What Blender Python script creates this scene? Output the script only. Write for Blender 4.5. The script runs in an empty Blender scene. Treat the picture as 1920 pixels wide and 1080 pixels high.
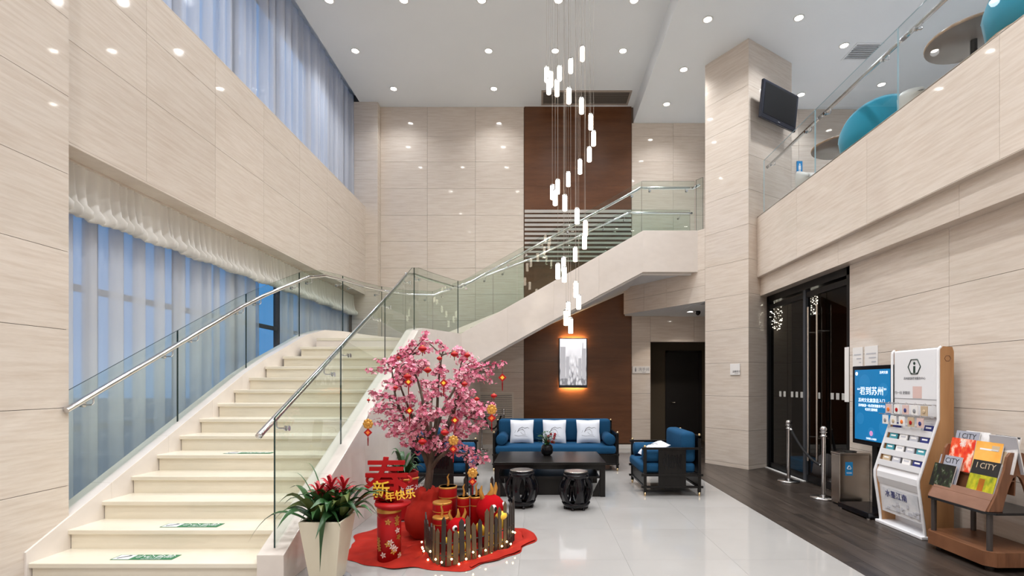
import bpy, bmesh, math, random
from mathutils import Vector, Matrix, Euler

R = math.radians
rnd = random.Random(7)
sc = bpy.context.scene
COL = sc.collection

# ------------------------------------------------------------------ camera
F, CX, HY, EYE = 950.0, 1010.0, 718.0, 1.5          # focal length, principal point (1920x1080 frame), eye height
cam_d = bpy.data.cameras.new('camera')
cam = bpy.data.objects.new('camera', cam_d)
COL.objects.link(cam)
cam.location = (0, 0, EYE)
cam.rotation_euler = (R(90), 0, 0)
cam_d.sensor_width = 36
cam_d.lens = 36 * F / 1920
cam_d.shift_x = (960 - CX) / 1920
cam_d.shift_y = (HY - 540) / 1920
cam_d.clip_end = 200
sc.camera = cam

# ------------------------------------------------------------------ world: dusk sky outside the windows
world = bpy.data.worlds.new('dusk_sky')
sc.world = world
world.use_nodes = True
nt = world.node_tree
bg = nt.nodes['Background']
SKY = (0.10, 0.31, 0.64)
bg.inputs['Color'].default_value = (*SKY, 1)
bg.inputs['Strength'].default_value = 1.15

sc.view_settings.view_transform = 'Standard'
sc.view_settings.look = 'None'
sc.view_settings.gamma = 1
sc.view_settings.use_curve_mapping = False
sc.view_settings.exposure = 0.0
sc.cycles.max_bounces = 10
sc.cycles.diffuse_bounces = 5
sc.cycles.glossy_bounces = 4
sc.cycles.transmission_bounces = 6
sc.cycles.transparent_max_bounces = 24
sc.cycles.sample_clamp_indirect = 6
sc.cycles.caustics_reflective = False
sc.cycles.caustics_refractive = False

DOWN_W = 150.0         # watts of one ceiling downlight
WARM = (0.985, 1.0, 1.02)


def at(px, py, d):
    """point seen at photo pixel (px, py) at distance d along the lobby"""
    return Vector(((px - CX) * d / F, d, EYE - (py - HY) * d / F))


# ------------------------------------------------------------------ materials
M = {}


def pmat(name, col, rough=0.5, metal=0.0, spec=0.5, emit=None, es=0.0, coat=0.0, sheen=0.0):
    m = bpy.data.materials.new(name)
    m.use_nodes = True
    b = m.node_tree.nodes['Principled BSDF']
    b.inputs['Base Color'].default_value = (*col, 1)
    b.inputs['Roughness'].default_value = rough
    b.inputs['Metallic'].default_value = metal
    b.inputs['Specular IOR Level'].default_value = spec
    b.inputs['Coat Weight'].default_value = coat
    b.inputs['Sheen Weight'].default_value = sheen
    if emit:
        b.inputs['Emission Color'].default_value = (*emit, 1)
        b.inputs['Emission Strength'].default_value = es
    M[name] = m
    return m


def noise_mat(name, c1, c2, vec=(1, 1, 1), scale=1.0, rough=0.3, detail=4.0, coords='world', lo=0.3, hi=0.7,
              vary=0.0, spec=0.5, bump=0.0, c3=None, fine=0.0, sheen=0.0):
    """two-tone noise colour; vec stretches the noise"""
    m = pmat(name, c1, rough, spec=spec, sheen=sheen)
    n = m.node_tree.nodes
    l = m.node_tree.links
    b = n['Principled BSDF']
    if coords == 'world':
        src = n.new('ShaderNodeNewGeometry').outputs['Position']
    else:
        src = n.new('ShaderNodeTexCoord').outputs['Object']
    mul = n.new('ShaderNodeVectorMath')
    mul.operation = 'MULTIPLY'
    mul.inputs[1].default_value = vec
    l.new(src, mul.inputs[0])
    vout = mul.outputs[0]
    oi = n.new('ShaderNodeObjectInfo')
    if vary:
        add = n.new('ShaderNodeVectorMath')
        add.operation = 'ADD'
        sca = n.new('ShaderNodeMath')
        sca.operation = 'MULTIPLY'
        sca.inputs[1].default_value = 37.0
        l.new(oi.outputs['Random'], sca.inputs[0])
        l.new(vout, add.inputs[0])
        l.new(sca.outputs[0], add.inputs[1])
        vout = add.outputs[0]
    no = n.new('ShaderNodeTexNoise')
    no.inputs['Scale'].default_value = scale
    no.inputs['Detail'].default_value = detail
    l.new(vout, no.inputs['Vector'])
    rp = n.new('ShaderNodeValToRGB')
    rp.color_ramp.elements[0].position = lo
    rp.color_ramp.elements[0].color = (*c1, 1)
    rp.color_ramp.elements[1].position = hi
    rp.color_ramp.elements[1].color = (*c2, 1)
    if c3:
        e = rp.color_ramp.elements.new((lo + hi) / 2)
        e.color = (*c3, 1)
    l.new(no.outputs[0], rp.inputs[0])
    out = rp.outputs[0]
    if fine:
        n2 = n.new('ShaderNodeTexNoise')
        n2.inputs['Scale'].default_value = scale * 6
        n2.inputs['Detail'].default_value = 3
        l.new(vout, n2.inputs['Vector'])
        mr = n.new('ShaderNodeMapRange')
        mr.inputs[1].default_value = 0.3
        mr.inputs[2].default_value = 0.7
        mr.inputs[3].default_value = 1 - fine
        mr.inputs[4].default_value = 1 + fine
        l.new(n2.outputs[0], mr.inputs[0])
        vm = n.new('ShaderNodeVectorMath')
        vm.operation = 'SCALE'
        l.new(out, vm.inputs[0])
        l.new(mr.outputs[0], vm.inputs['Scale'])
        out = vm.outputs[0]
    if vary:
        mr = n.new('ShaderNodeMapRange')
        mr.inputs[3].default_value = 1 - vary
        mr.inputs[4].default_value = 1 + vary
        l.new(oi.outputs['Random'], mr.inputs[0])
        vm = n.new('ShaderNodeVectorMath')
        vm.operation = 'SCALE'
        l.new(out, vm.inputs[0])
        l.new(mr.outputs[0], vm.inputs['Scale'])
        out = vm.outputs[0]
    l.new(out, b.inputs['Base Color'])
    if bump:
        bp = n.new('ShaderNodeBump')
        bp.inputs['Strength'].default_value = bump
        bp.inputs['Distance'].default_value = 0.01
        l.new(no.outputs[0], bp.inputs['Height'])
        l.new(bp.outputs[0], b.inputs['Normal'])
    return m


def glass_mat(name, tint, refl=0.0, rough=0.0, ior=1.45):
    """thin clear sheet: straight-through light with a tint and mirror-like Fresnel reflection"""
    m = bpy.data.materials.new(name)
    m.use_nodes = True
    n = m.node_tree.nodes
    l = m.node_tree.links
    n.remove(n['Principled BSDF'])
    tr = n.new('ShaderNodeBsdfTransparent')
    tr.inputs[0].default_value = (*tint, 1)
    gl = n.new('ShaderNodeBsdfGlossy')
    gl.inputs['Roughness'].default_value = rough
    fr = n.new('ShaderNodeFresnel')
    fr.inputs['IOR'].default_value = ior
    ge = n.new('ShaderNodeNewGeometry')
    bf = n.new('ShaderNodeMath')
    bf.operation = 'SUBTRACT'
    bf.inputs[0].default_value = 1.0
    l.new(ge.outputs['Backfacing'], bf.inputs[1])
    fm = n.new('ShaderNodeMath')
    fm.operation = 'MULTIPLY'
    l.new(fr.outputs[0], fm.inputs[0])
    l.new(bf.outputs[0], fm.inputs[1])
    mx = n.new('ShaderNodeMixShader')
    l.new(fm.outputs[0], mx.inputs[0])
    l.new(tr.outputs[0], mx.inputs[1])
    l.new(gl.outputs[0], mx.inputs[2])
    l.new(mx.outputs[0], n['Material Output'].inputs[0])
    M[name] = m
    return m


def sheer_mat(name, col, open_=0.3):
    m = bpy.data.materials.new(name)
    m.use_nodes = True
    n = m.node_tree.nodes
    l = m.node_tree.links
    n.remove(n['Principled BSDF'])
    tp = n.new('ShaderNodeBsdfTransparent')
    df = n.new('ShaderNodeBsdfDiffuse')
    df.inputs[0].default_value = (*col, 1)
    tl = n.new('ShaderNodeBsdfTranslucent')
    tl.inputs[0].default_value = (*col, 1)
    a = n.new('ShaderNodeMixShader')
    a.inputs[0].default_value = 0.3
    l.new(df.outputs[0], a.inputs[1])
    l.new(tl.outputs[0], a.inputs[2])
    b = n.new('ShaderNodeMixShader')
    b.inputs[0].default_value = 1 - open_
    l.new(tp.outputs[0], b.inputs[1])
    l.new(a.outputs[0], b.inputs[2])
    l.new(b.outputs[0], n['Material Output'].inputs[0])
    M[name] = m
    return m


def frosted_mat(name, col, open_=0.3):
    return sheer_mat(name, col, open_)


noise_mat('marble', (0.61, 0.518, 0.438), (0.70, 0.622, 0.547), (2.8, 2.8, 40), 1.0, 0.045, 5, lo=0.26, hi=0.62, vary=0.02, fine=0.03)
noise_mat('stair_stone', (0.72, 0.66, 0.54), (0.80, 0.745, 0.63), (0.8, 3, 6), 1.0, 0.25, 4, fine=0.02, vary=0.02)
noise_mat('curb_stone', (0.70, 0.635, 0.58), (0.76, 0.70, 0.65), (1.2, 1.2, 2), 1.0, 0.18, 4, fine=0.02, vary=0.015)
noise_mat('floor_tile', (0.36, 0.348, 0.335), (0.40, 0.388, 0.375), (1.2, 1.2, 1), 1.0, 0.06, 5, vary=0.006)
noise_mat('dark_plank', (0.022, 0.016, 0.013), (0.062, 0.047, 0.038), (14, 1.1, 1), 1.0, 0.32, 6, vary=0.18, bump=0.15)
noise_mat('brown_veneer', (0.105, 0.038, 0.014), (0.15, 0.058, 0.023), (1.2, 1.2, 9), 1.0, 0.3, 5, fine=0.08, vary=0.02)
noise_mat('plaster_white', (0.76, 0.79, 0.82), (0.78, 0.81, 0.84), (1, 1, 1), 1.0, 0.7, 2)
pmat('backing', (0.16, 0.12, 0.09), 0.9)
pmat('chrome', (0.72, 0.72, 0.73), 0.12, 1.0)
pmat('steel', (0.62, 0.57, 0.52), 0.24, 1.0)
pmat('black_metal', (0.012, 0.012, 0.013), 0.35, 0.6)
pmat('black_gloss', (0.005, 0.005, 0.007), 0.14, spec=0.4)
pmat('black_matt', (0.012, 0.011, 0.011), 0.6)
noise_mat('black_wood', (0.005, 0.004, 0.004), (0.010, 0.009, 0.008), (6, 30, 6), 1, 0.32, coords='object', spec=0.3)
noise_mat('blue_fabric', (0.007, 0.052, 0.125), (0.010, 0.068, 0.15), (90, 90, 90), 1, 0.9, coords='object', spec=0.2)
pmat('white_fabric', (0.74, 0.77, 0.84), 0.9)
pmat('ink', (0.03, 0.03, 0.035), 0.8)
pmat('brass', (0.85, 0.66, 0.38), 0.22, 1.0)
glass_mat('glass_green', (0.915, 0.95, 0.93))
glass_mat('glass_clear', (0.95, 0.965, 0.97))
glass_mat('glass_window', (0.88, 0.93, 0.97))
glass_mat('glass_door', (0.62, 0.61, 0.60), ior=1.5)
pmat('glass_edge', (0.010, 0.035, 0.032), 0.2)
pmat('glass_edge_pale', (0.42, 0.60, 0.66), 0.2)
sheer_mat('sheer', (0.86, 0.87, 0.90), 0.40)
pmat('sheer_heavy', (0.78, 0.76, 0.72), 0.9)
sheer_mat('sheer_upper', (0.84, 0.86, 0.92), 0.56)
frosted_mat('frost_film', (0.85, 0.84, 0.80), 0.45)
pmat('lamp_white', (1, 1, 1), 0.5, emit=(1.0, 0.96, 0.9), es=28)
pmat('rod_glow', (1, 1, 1), 0.3, emit=(1.0, 0.84, 0.66), es=12)
pmat('wire', (0.30, 0.27, 0.24), 0.5)
pmat('bulb_glow', (1, 1, 1), 0.3, emit=(1.0, 0.72, 0.3), es=14)
pmat('bead_glow', (1, 1, 1), 0.3, emit=(1.0, 0.95, 0.78), es=7)
pmat('trim_white', (0.78, 0.77, 0.75), 0.45)
pmat('frame_grey', (0.045, 0.05, 0.06), 0.5)
pmat('vent_brown', (0.36, 0.30, 0.26), 0.6)
pmat('vent_shadow', (0.07, 0.055, 0.045), 0.8)
pmat('vent_white', (0.70, 0.65, 0.58), 0.5)
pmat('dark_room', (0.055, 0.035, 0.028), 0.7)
pmat('olive_wall', (0.13, 0.10, 0.065), 0.7)
pmat('door_black', (0.009, 0.007, 0.007), 0.55)
noise_mat('red_cloth', (0.30, 0.012, 0.006), (0.40, 0.020, 0.010), (8, 8, 8), 1, 0.85, bump=0.2, spec=0.2)
pmat('red_paper', (0.40, 0.004, 0.006), 0.5, spec=0.3)
pmat('red_dark', (0.22, 0.003, 0.005), 0.6, spec=0.2)
pmat('gold', (0.62, 0.30, 0.06), 0.35, 0.5)
pmat('gold_bright', (1.0, 0.62, 0.06), 0.4, 0.1)
pmat('orange', (0.85, 0.20, 0.03), 0.5)
pmat('plush_red', (0.40, 0.004, 0.008), 0.95, spec=0.1)
pmat('plush_yellow', (0.95, 0.62, 0.05), 0.8)
pmat('eye_white', (0.9, 0.9, 0.9), 0.2)
pmat('eye_black', (0.01, 0.01, 0.01), 0.1)
noise_mat('bark', (0.045, 0.030, 0.022), (0.13, 0.09, 0.065), (22, 22, 5), 1, 0.9, bump=0.6)
pmat('petal_a', (0.80, 0.30, 0.40), 0.8, spec=0.2)
pmat('petal_b', (0.64, 0.13, 0.235), 0.7)
pmat('petal_c', (0.86, 0.50, 0.56), 0.8, spec=0.2)
pmat('petal_d', (0.36, 0.05, 0.09), 0.7)
noise_mat('leaf_green', (0.012, 0.05, 0.014), (0.045, 0.125, 0.035), (3, 3, 3), 1, 0.35, coords='world')
pmat('leaf_olive', (0.10, 0.13, 0.03), 0.45)
pmat('bract_red', (0.42, 0.012, 0.022), 0.4)
pmat('pot_cream', (0.66, 0.60, 0.47), 0.3)
pmat('soil', (0.03, 0.022, 0.016), 0.95)
pmat('picket', (0.11, 0.07, 0.035), 0.6)
pmat('picket_dark', (0.030, 0.020, 0.015), 0.6)
noise_mat('light_wood', (0.36, 0.175, 0.070), (0.50, 0.27, 0.12), (10, 10, 1.2), 1, 0.4, coords='object')
noise_mat('rack_wood', (0.14, 0.055, 0.026), (0.23, 0.10, 0.048), (30, 4, 4), 1, 0.35, coords='object')
noise_mat('rack_front', (0.20, 0.10, 0.065), (0.27, 0.14, 0.095), (10, 5, 12), 1, 0.35, coords='object')
pmat('rack_white', (0.80, 0.80, 0.82), 0.3)
pmat('post_dark', (0.055, 0.045, 0.042), 0.35)
pmat('turquoise', (0.008, 0.27, 0.40), 0.9, sheen=0.3)
noise_mat('table_wood', (0.30, 0.19, 0.12), (0.42, 0.28, 0.18), (3, 20, 3), 1, 0.25, coords='object')
pmat('table_under', (0.22, 0.18, 0.155), 0.2)
pmat('cream_leather', (0.62, 0.61, 0.57), 0.5)
pmat('screen_black', (0.006, 0.006, 0.007), 0.12)
pmat('bezel', (0.02, 0.022, 0.035), 0.15)
pmat('screen_blue', (0.01, 0.1, 0.2), 0.2, emit=(0.004, 0.125, 0.32), es=0.95)
pmat('screen_blue_lt', (0.01, 0.1, 0.2), 0.2, emit=(0.015, 0.155, 0.36), es=0.95)
pmat('screen_text', (0.8, 0.9, 1), 0.3, emit=(0.75, 0.86, 0.95), es=0.9)
pmat('screen_pink', (0.6, 0.3, 0.5), 0.3, emit=(0.30, 0.12, 0.30), es=0.9)
pmat('sticker_blue', (0.015, 0.24, 0.55), 0.4)
pmat('sticker_white', (0.82, 0.84, 0.86), 0.5)
pmat('sticker_green', (0.02, 0.17, 0.07), 0.5)
pmat('paper', (0.80, 0.78, 0.76), 0.7)
pmat('paper_grey', (0.50, 0.50, 0.54), 0.7)
pmat('text_grey', (0.25, 0.25, 0.27), 0.7)
pmat('logo_green', (0.012, 0.035, 0.025), 0.5)
pmat('card_pink', (0.70, 0.50, 0.46), 0.6)
pmat('navy', (0.025, 0.035, 0.18), 0.5)
pmat('teal', (0.06, 0.30, 0.36), 0.5)
pmat('tan', (0.55, 0.42, 0.28), 0.5)
pmat('rope_black', (0.008, 0.008, 0.009), 0.8)
pmat('paving', (0.16, 0.16, 0.17), 0.8)
pmat('saucer', (0.30, 0.31, 0.33), 0.4)


# ------------------------------------------------------------------ mesh builder
class MB:
    def __init__(s):
        s.v, s.f, s.m, s.s = [], [], [], []
        s.recalc = False

    def add(s, vs, fs, mi=0, smooth=False):
        o = len(s.v)
        s.v += [tuple(v) for v in vs]
        for f in fs:
            s.f.append(tuple(i + o for i in f))
            s.m.append(mi)
            s.s.append(smooth)
        return s

    def box(s, x0, x1, y0, y1, z0, z1, mi=0):
        vs = [(x0, y0, z0), (x1, y0, z0), (x1, y1, z0), (x0, y1, z0), (x0, y0, z1), (x1, y0, z1), (x1, y1, z1), (x0, y1, z1)]
        return s.add(vs, [(3, 2, 1, 0), (4, 5, 6, 7), (0, 1, 5, 4), (1, 2, 6, 5), (2, 3, 7, 6), (3, 0, 4, 7)], mi)

    def obox(s, c, size, rot, mi=0):
        hx, hy, hz = size[0] / 2, size[1] / 2, size[2] / 2
        c = Vector(c)
        vs = [c + rot @ Vector(p) for p in [(-hx, -hy, -hz), (hx, -hy, -hz), (hx, hy, -hz), (-hx, hy, -hz), (-hx, -hy, hz), (hx, -hy, hz), (hx, hy, hz), (-hx, hy, hz)]]
        return s.add(vs, [(3, 2, 1, 0), (4, 5, 6, 7), (0, 1, 5, 4), (1, 2, 6, 5), (2, 3, 7, 6), (3, 0, 4, 7)], mi)

    def extrude(s, poly, vec, mi=0, side=None, smooth=False):
        """poly: 3-D points of a flat outline; vec: thickness"""
        n = len(poly)
        p = [Vector(q) for q in poly]
        q = [a + Vector(vec) for a in p]
        s.add(p + q, [tuple(range(n - 1, -1, -1)), tuple(range(n, 2 * n))], mi)
        s.add(p + q, [(i, (i + 1) % n, n + (i + 1) % n, n + i) for i in range(n)], mi if side is None else side, smooth)
        return s

    def tube(s, pts, r, n=8, mi=0, cap=True):
        pts = [Vector(p) for p in pts]
        k = len(pts)
        rr = r if isinstance(r, (list, tuple)) else [r] * k
        ref = None
        vs = []
        for i in range(k):
            t = (pts[min(i + 1, k - 1)] - pts[max(i - 1, 0)])
            if t.length < 1e-9:
                t = Vector((0, 0, 1))
            t.normalize()
            if ref is None:
                a = Vector((0, 0, 1)) if abs(t.z) < 0.9 else Vector((1, 0, 0))
                ref = (a - t * a.dot(t)).normalized()
            else:
                ref = ref - t * ref.dot(t)
                if ref.length < 1e-6:
                    a = Vector((0, 0, 1)) if abs(t.z) < 0.9 else Vector((1, 0, 0))
                    ref = a - t * a.dot(t)
                ref.normalize()
            b = t.cross(ref)
            for j in range(n):
                th = 2 * math.pi * j / n
                vs.append(pts[i] + (ref * math.cos(th) + b * math.sin(th)) * rr[i])
        fs = []
        for i in range(k - 1):
            for j in range(n):
                fs.append((i * n + j, i * n + (j + 1) % n, (i + 1) * n + (j + 1) % n, (i + 1) * n + j))
        s.add(vs, fs, mi, True)
        if cap:
            s.add(vs[:n], [tuple(range(n - 1, -1, -1))], mi)
            s.add(vs[-n:], [tuple(range(n))], mi)
        return s

    def lathe(s, prof, n=20, c=(0, 0, 0), mi=0, smooth=True, rot=None):
        c = Vector(c)
        vs = []
        for r, z in prof:
            for j in range(n):
                th = 2 * math.pi * j / n
                p = Vector((r * math.cos(th), r * math.sin(th), z))
                vs.append(c + (rot @ p if rot else p))
        fs = []
        for i in range(len(prof) - 1):
            for j in range(n):
                fs.append((i * n + j, i * n + (j + 1) % n, (i + 1) * n + (j + 1) % n, (i + 1) * n + j))
        s.add(vs, fs, mi, smooth)
        if prof[0][0] > 1e-6:
            s.add(vs[:n], [tuple(range(n - 1, -1, -1))], mi)
        if prof[-1][0] > 1e-6:
            s.add(vs[-n:], [tuple(range(n))], mi)
        return s

    def ball(s, c, rx, ry=None, rz=None, nu=14, nv=9, mi=0, rot=None):
        ry = ry or rx
        rz = rz or rx
        c = Vector(c)
        vs, fs = [], []
        for i in range(nv + 1):
            ph = math.pi * i / nv
            for j in range(nu):
                th = 2 * math.pi * j / nu
                p = Vector((rx * math.sin(ph) * math.cos(th), ry * math.sin(ph) * math.sin(th), -rz * math.cos(ph)))
                vs.append(c + (rot @ p if rot else p))
        for i in range(nv):
            for j in range(nu):
                fs.append((i * nu + j, i * nu + (j + 1) % nu, (i + 1) * nu + (j + 1) % nu, (i + 1) * nu + j))
        return s.add(vs, fs, mi, True)

    def pillow(s, c, w, h, t, rot, n=10, mi=0):
        c = Vector(c)
        vs, fs = [], []
        for side in (1, -1):
            for i in range(n + 1):
                for j in range(n + 1):
                    u = -1 + 2 * i / n
                    v = -1 + 2 * j / n
                    th = t / 2 * ((1 - u ** 4) * (1 - v ** 4)) ** 0.5
                    pin = 1 - 0.06 * (1 - abs(u * v)) * max(abs(u), abs(v)) ** 2
                    vs.append(c + rot @ Vector((u * w / 2 * pin, side * -th, v * h / 2 * pin)))
        N = (n + 1) ** 2
        for i in range(n):
            for j in range(n):
                a, b, d, e = i * (n + 1) + j, (i + 1) * (n + 1) + j, (i + 1) * (n + 1) + j + 1, i * (n + 1) + j + 1
                fs.append((a, b, d, e))
                fs.append((N + e, N + d, N + b, N + a))
        return s.add(vs, fs, mi, True)

    def mesh(s, name, mats):
        me = bpy.data.meshes.new(name)
        me.from_pydata(s.v, [], s.f)
        for m in (mats if isinstance(mats, (list, tuple)) else [mats]):
            me.materials.append(M[m] if isinstance(m, str) else m)
        me.polygons.foreach_set('material_index', s.m)
        me.polygons.foreach_set('use_smooth', s.s)
        if s.recalc:
            b = bmesh.new()
            b.from_mesh(me)
            bmesh.ops.remove_doubles(b, verts=b.verts, dist=1e-5)
            bmesh.ops.recalc_face_normals(b, faces=b.faces)
            b.to_mesh(me)
            b.free()
        me.update()
        return me

    def build(s, name, mats, parent=None, loc=None, rot=None, bevel=0, seg=2, smooth=False, weld=False):
        me = s.mesh(name, mats)
        o = bpy.data.objects.new(name, me)
        COL.objects.link(o)
        if loc is not None:
            o.location = loc
        if rot is not None:
            o.rotation_euler = rot
        if parent is not None:
            o.parent = parent
        if smooth:
            me.polygons.foreach_set('use_smooth', [True] * len(me.polygons))
        if weld:
            w = o.modifiers.new('weld', 'WELD')
            w.merge_threshold = 0.0005
        if bevel:
            b = o.modifiers.new('bevel', 'BEVEL')
            b.width = bevel
            b.segments = seg
            b.limit_method = 'ANGLE'
            b.angle_limit = R(40)
        return o


def tag(o, label=None, cat=None, group=None, kind=None):
    if label:
        o['label'] = label
    if cat:
        o['category'] = cat
    if group:
        o['group'] = group
    if kind:
        o['kind'] = kind
    return o


def empty(name, loc=(0, 0, 0), rz=0.0, label=None, cat=None, group=None, kind=None):
    o = bpy.data.objects.new(name, None)
    COL.objects.link(o)
    o.location = loc
    o.rotation_euler = (0, 0, rz)
    o.empty_display_size = 0.1
    return tag(o, label, cat, group, kind)


def wpart(mb, name, mats, root, **k):
    """a part whose builder holds world coordinates; root is unrotated"""
    l = root.location
    mb.v = [(a[0] - l.x, a[1] - l.y, a[2] - l.z) for a in mb.v]
    return mb.build(name, mats, root, **k)


def copy_tree(o, parent=None):
    c = o.copy()
    COL.objects.link(c)
    if parent is not None:
        c.parent = parent
    for ch in list(o.children):
        copy_tree(ch, c)
    return c


def text(body, size, mat, name, parent, loc, rot, depth=0.0008, sx=1.0, align='CENTER', bold=0.0):
    cu = bpy.data.curves.new(name, 'FONT')
    cu.body = body
    cu.size = size
    cu.align_x = align
    cu.align_y = 'CENTER'
    cu.extrude = depth
    cu.offset = bold
    cu.resolution_u = 3
    tmp = bpy.data.objects.new('tmp_text', cu)
    me = bpy.data.meshes.new_from_object(tmp)
    bpy.data.objects.remove(tmp)
    bpy.data.curves.remove(cu)
    me.name = name
    me.materials.clear()
    me.materials.append(M[mat])
    o = bpy.data.objects.new(name, me)
    COL.objects.link(o)
    o.parent = parent
    o.location = loc
    o.rotation_euler = rot
    if sx != 1.0:
        o.scale = (sx, 1, 1)
    return o


# rotations that stand a flat sign up so that it reads from -Y or from -X
FACE_S = Euler((R(90), 0, 0))
FACE_W = Euler((R(90), 0, R(-90)))

_slab_mesh = {}


def slabs(root, p0, u, width, rows, cols, mat='marble', th=0.02, gap=0.004, name='slab', out=None, stagger=0.0):
    """stone slabs on the wall plane through p0 along u; rows = heights, cols = list of u-stations; out = outward normal"""
    u = Vector(u).normalized()
    out = Vector(out).normalized()
    ang = math.atan2(u.y, u.x)
    for i in range(len(rows) - 1):
        st = list(cols)
        if stagger and i % 2:
            st = [cols[0]] + [c + stagger for c in cols[:-1] if cols[0] + 0.12 < c + stagger < cols[-1] - 0.12] + [cols[-1]]
        for j in range(len(st) - 1):
            w = st[j + 1] - st[j] - gap
            h = rows[i + 1] - rows[i] - gap
            key = (round(w, 3), round(h, 3), mat, th)
            if key not in _slab_mesh:
                _slab_mesh[key] = MB().box(-w / 2, w / 2, -th / 2, th / 2, -h / 2, h / 2).mesh(name, mat)
            o = bpy.data.objects.new(name, _slab_mesh[key])
            COL.objects.link(o)
            c = Vector(p0) + u * ((st[j] + st[j + 1]) / 2) + out * (th / 2)
            c.z = (rows[i] + rows[i + 1]) / 2
            o.parent = root
            o.location = c - root.location
            o.rotation_euler = (0, 0, ang)


def rng(a, b, step):
    r = [a]
    while r[-1] + step < b - 0.15:
        r.append(r[-1] + step)
    r.append(b)
    return r


def sweep(mb, path, w, mi=0, edge=None):
    """vertical wall along path [(x,y,z_top,z_bottom)], full width w"""
    n = len(path)
    L, Rr = [], []
    for i in range(n):
        a = Vector(path[max(i - 1, 0)][:2])
        b = Vector(path[i][:2])
        c = Vector(path[min(i + 1, n - 1)][:2])
        d1 = (b - a).normalized() if i > 0 else (c - b).normalized()
        d2 = (c - b).normalized() if i < n - 1 else d1
        t = (d1 + d2).normalized()
        nn = Vector((-t.y, t.x))
        k = w / 2 / max(0.4, nn.dot(Vector((-d1.y, d1.x))))
        L.append(b + nn * k)
        Rr.append(b - nn * k)
    vs = []
    for i in range(n):
        zt, zb = path[i][2], path[i][3]
        vs += [(L[i].x, L[i].y, zt), (Rr[i].x, Rr[i].y, zt), (Rr[i].x, Rr[i].y, zb), (L[i].x, L[i].y, zb)]
    e = mi if edge is None else edge
    for i in range(n - 1):
        a, b = 4 * i, 4 * (i + 1)
        mb.add(vs, [(a, a + 1, b + 1, b)], e)
        mb.add(vs, [(a + 2, a + 3, b + 3, b + 2)], e)
        mb.add(vs, [(a + 1, a + 2, b + 2, b + 1), (a + 3, a, b, b + 3)], mi)
    mb.add(vs, [(0, 3, 2, 1)], e)
    mb.add(vs, [(4 * n - 4, 4 * n - 3, 4 * n - 2, 4 * n - 1)], e)
    mb.recalc = True
    return mb


# ================================================================== SETTING
ZC, ZC2 = 7.82, 7.45           # the two ceiling heights
YB = 11.6                      # back wall
XW = 4.05                      # wall under the mezzanine
XD = 2.54                      # where the dark plank floor begins

# ---- floor
fl = MB().box(-4.7, 9.2, -4.0, 13.3, -0.2, -0.02).build('floor', 'vent_white')
tag(fl, 'polished cream floor of large tiles with a dark plank strip along the doors', 'floor', kind='structure')
tile_mesh = {}
ys = [-2.9 + 0.9 * i for i in range(17)]
ys[-1] = YB
xs = [XD - 0.9 * i for i in range(9)]
for i in range(len(xs) - 1):
    for j in range(len(ys) - 1):
        w, h = xs[i] - xs[i + 1] - 0.0012, ys[j + 1] - ys[j] - 0.0012
        k = (round(w, 3), round(h, 3))
        if k not in tile_mesh:
            tile_mesh[k] = MB().box(-w / 2, w / 2, -h / 2, h / 2, -0.02, 0).mesh('tile', 'floor_tile')
        o = bpy.data.objects.new('tile', tile_mesh[k])
        COL.objects.link(o)
        o.parent = fl
        o.location = ((xs[i] + xs[i + 1]) / 2, (ys[j] + ys[j + 1]) / 2, 0)
plank_mesh = {}
pw = 0.19
for i in range(10):
    x0 = XD + i * pw
    y = -2.0 - (i * 0.47) % 1.25
    while y < 13.0:
        y1 = min(y + 1.25, 13.1)
        if x0 + pw > XW + 0.05 and y1 < 10.5:
            y = y1
            continue
        h = y1 - y
        k = round(h, 3)
        if k not in plank_mesh:
            plank_mesh[k] = MB().box(-pw / 2 + .001, pw / 2 - .001, -h / 2 + .001, h / 2 - .001, -0.02, 0.0).mesh('plank', 'dark_plank')
        if h > 0.05:
            o = bpy.data.objects.new('plank', plank_mesh[k])
            COL.objects.link(o)
            o.parent = fl
            o.location = (x0 + pw / 2, (y + y1) / 2, 0)
        y = y1

# ---- ceiling (two levels with a step)
ce = MB().box(-4.03, 2.17, -4.0, YB + .1, ZC, ZC + 0.2).box(2.17, 9.3, -4.0, YB + .1, ZC2, ZC2 + 0.57)
ce.box(-4.7, -4.03, -4.0, YB + .1, 8.1, 8.3)
ce = ce.build('ceiling', 'plaster_white')
tag(ce, 'white plaster ceiling stepping down along its length', 'ceiling', kind='structure')

# ---- back wall
wb = MB().box(-4.7, 2.56, YB + .025, YB + .2, 0, 8.1).box(2.56, 9.3, YB + .025, YB + .2, 2.44, 8.1)
wb = wb.build('wall_back', 'backing')
tag(wb, 'tall back wall clad in veined cream marble slabs', 'wall', kind='structure')
rows_b = [0.0, 0.56, 1.15, 1.74, 2.33, 2.93, 3.53, 4.13, 4.74, 5.34, 5.95, 6.56, 7.14, ZC]
slabs(wb, (-4.6, YB + .02, 0), (1, 0, 0), 4, rows_b, [0.0, 0.98, 2.05, 3.15, 4.26], out=(0, -1, 0))
slabs(wb, (2.13, YB + .02, 0), (1, 0, 0), 1, [0, .07, .67, 1.26, 1.86, 2.44, 3.03], [0, 0.43], out=(0, -1, 0))
slabs(wb, (2.56, YB + .02, 0), (1, 0, 0), 1, [2.44, 3.03], [0, 1.0, 2.0], out=(0, -1, 0))
slabs(wb, (2.13, YB + .02, 0), (1, 0, 0), 1, [4.2, 4.74, 5.34, 5.95, 6.56, 7.14, ZC2], [0, 0.95, 1.9, 2.6], out=(0, -1, 0))
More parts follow.
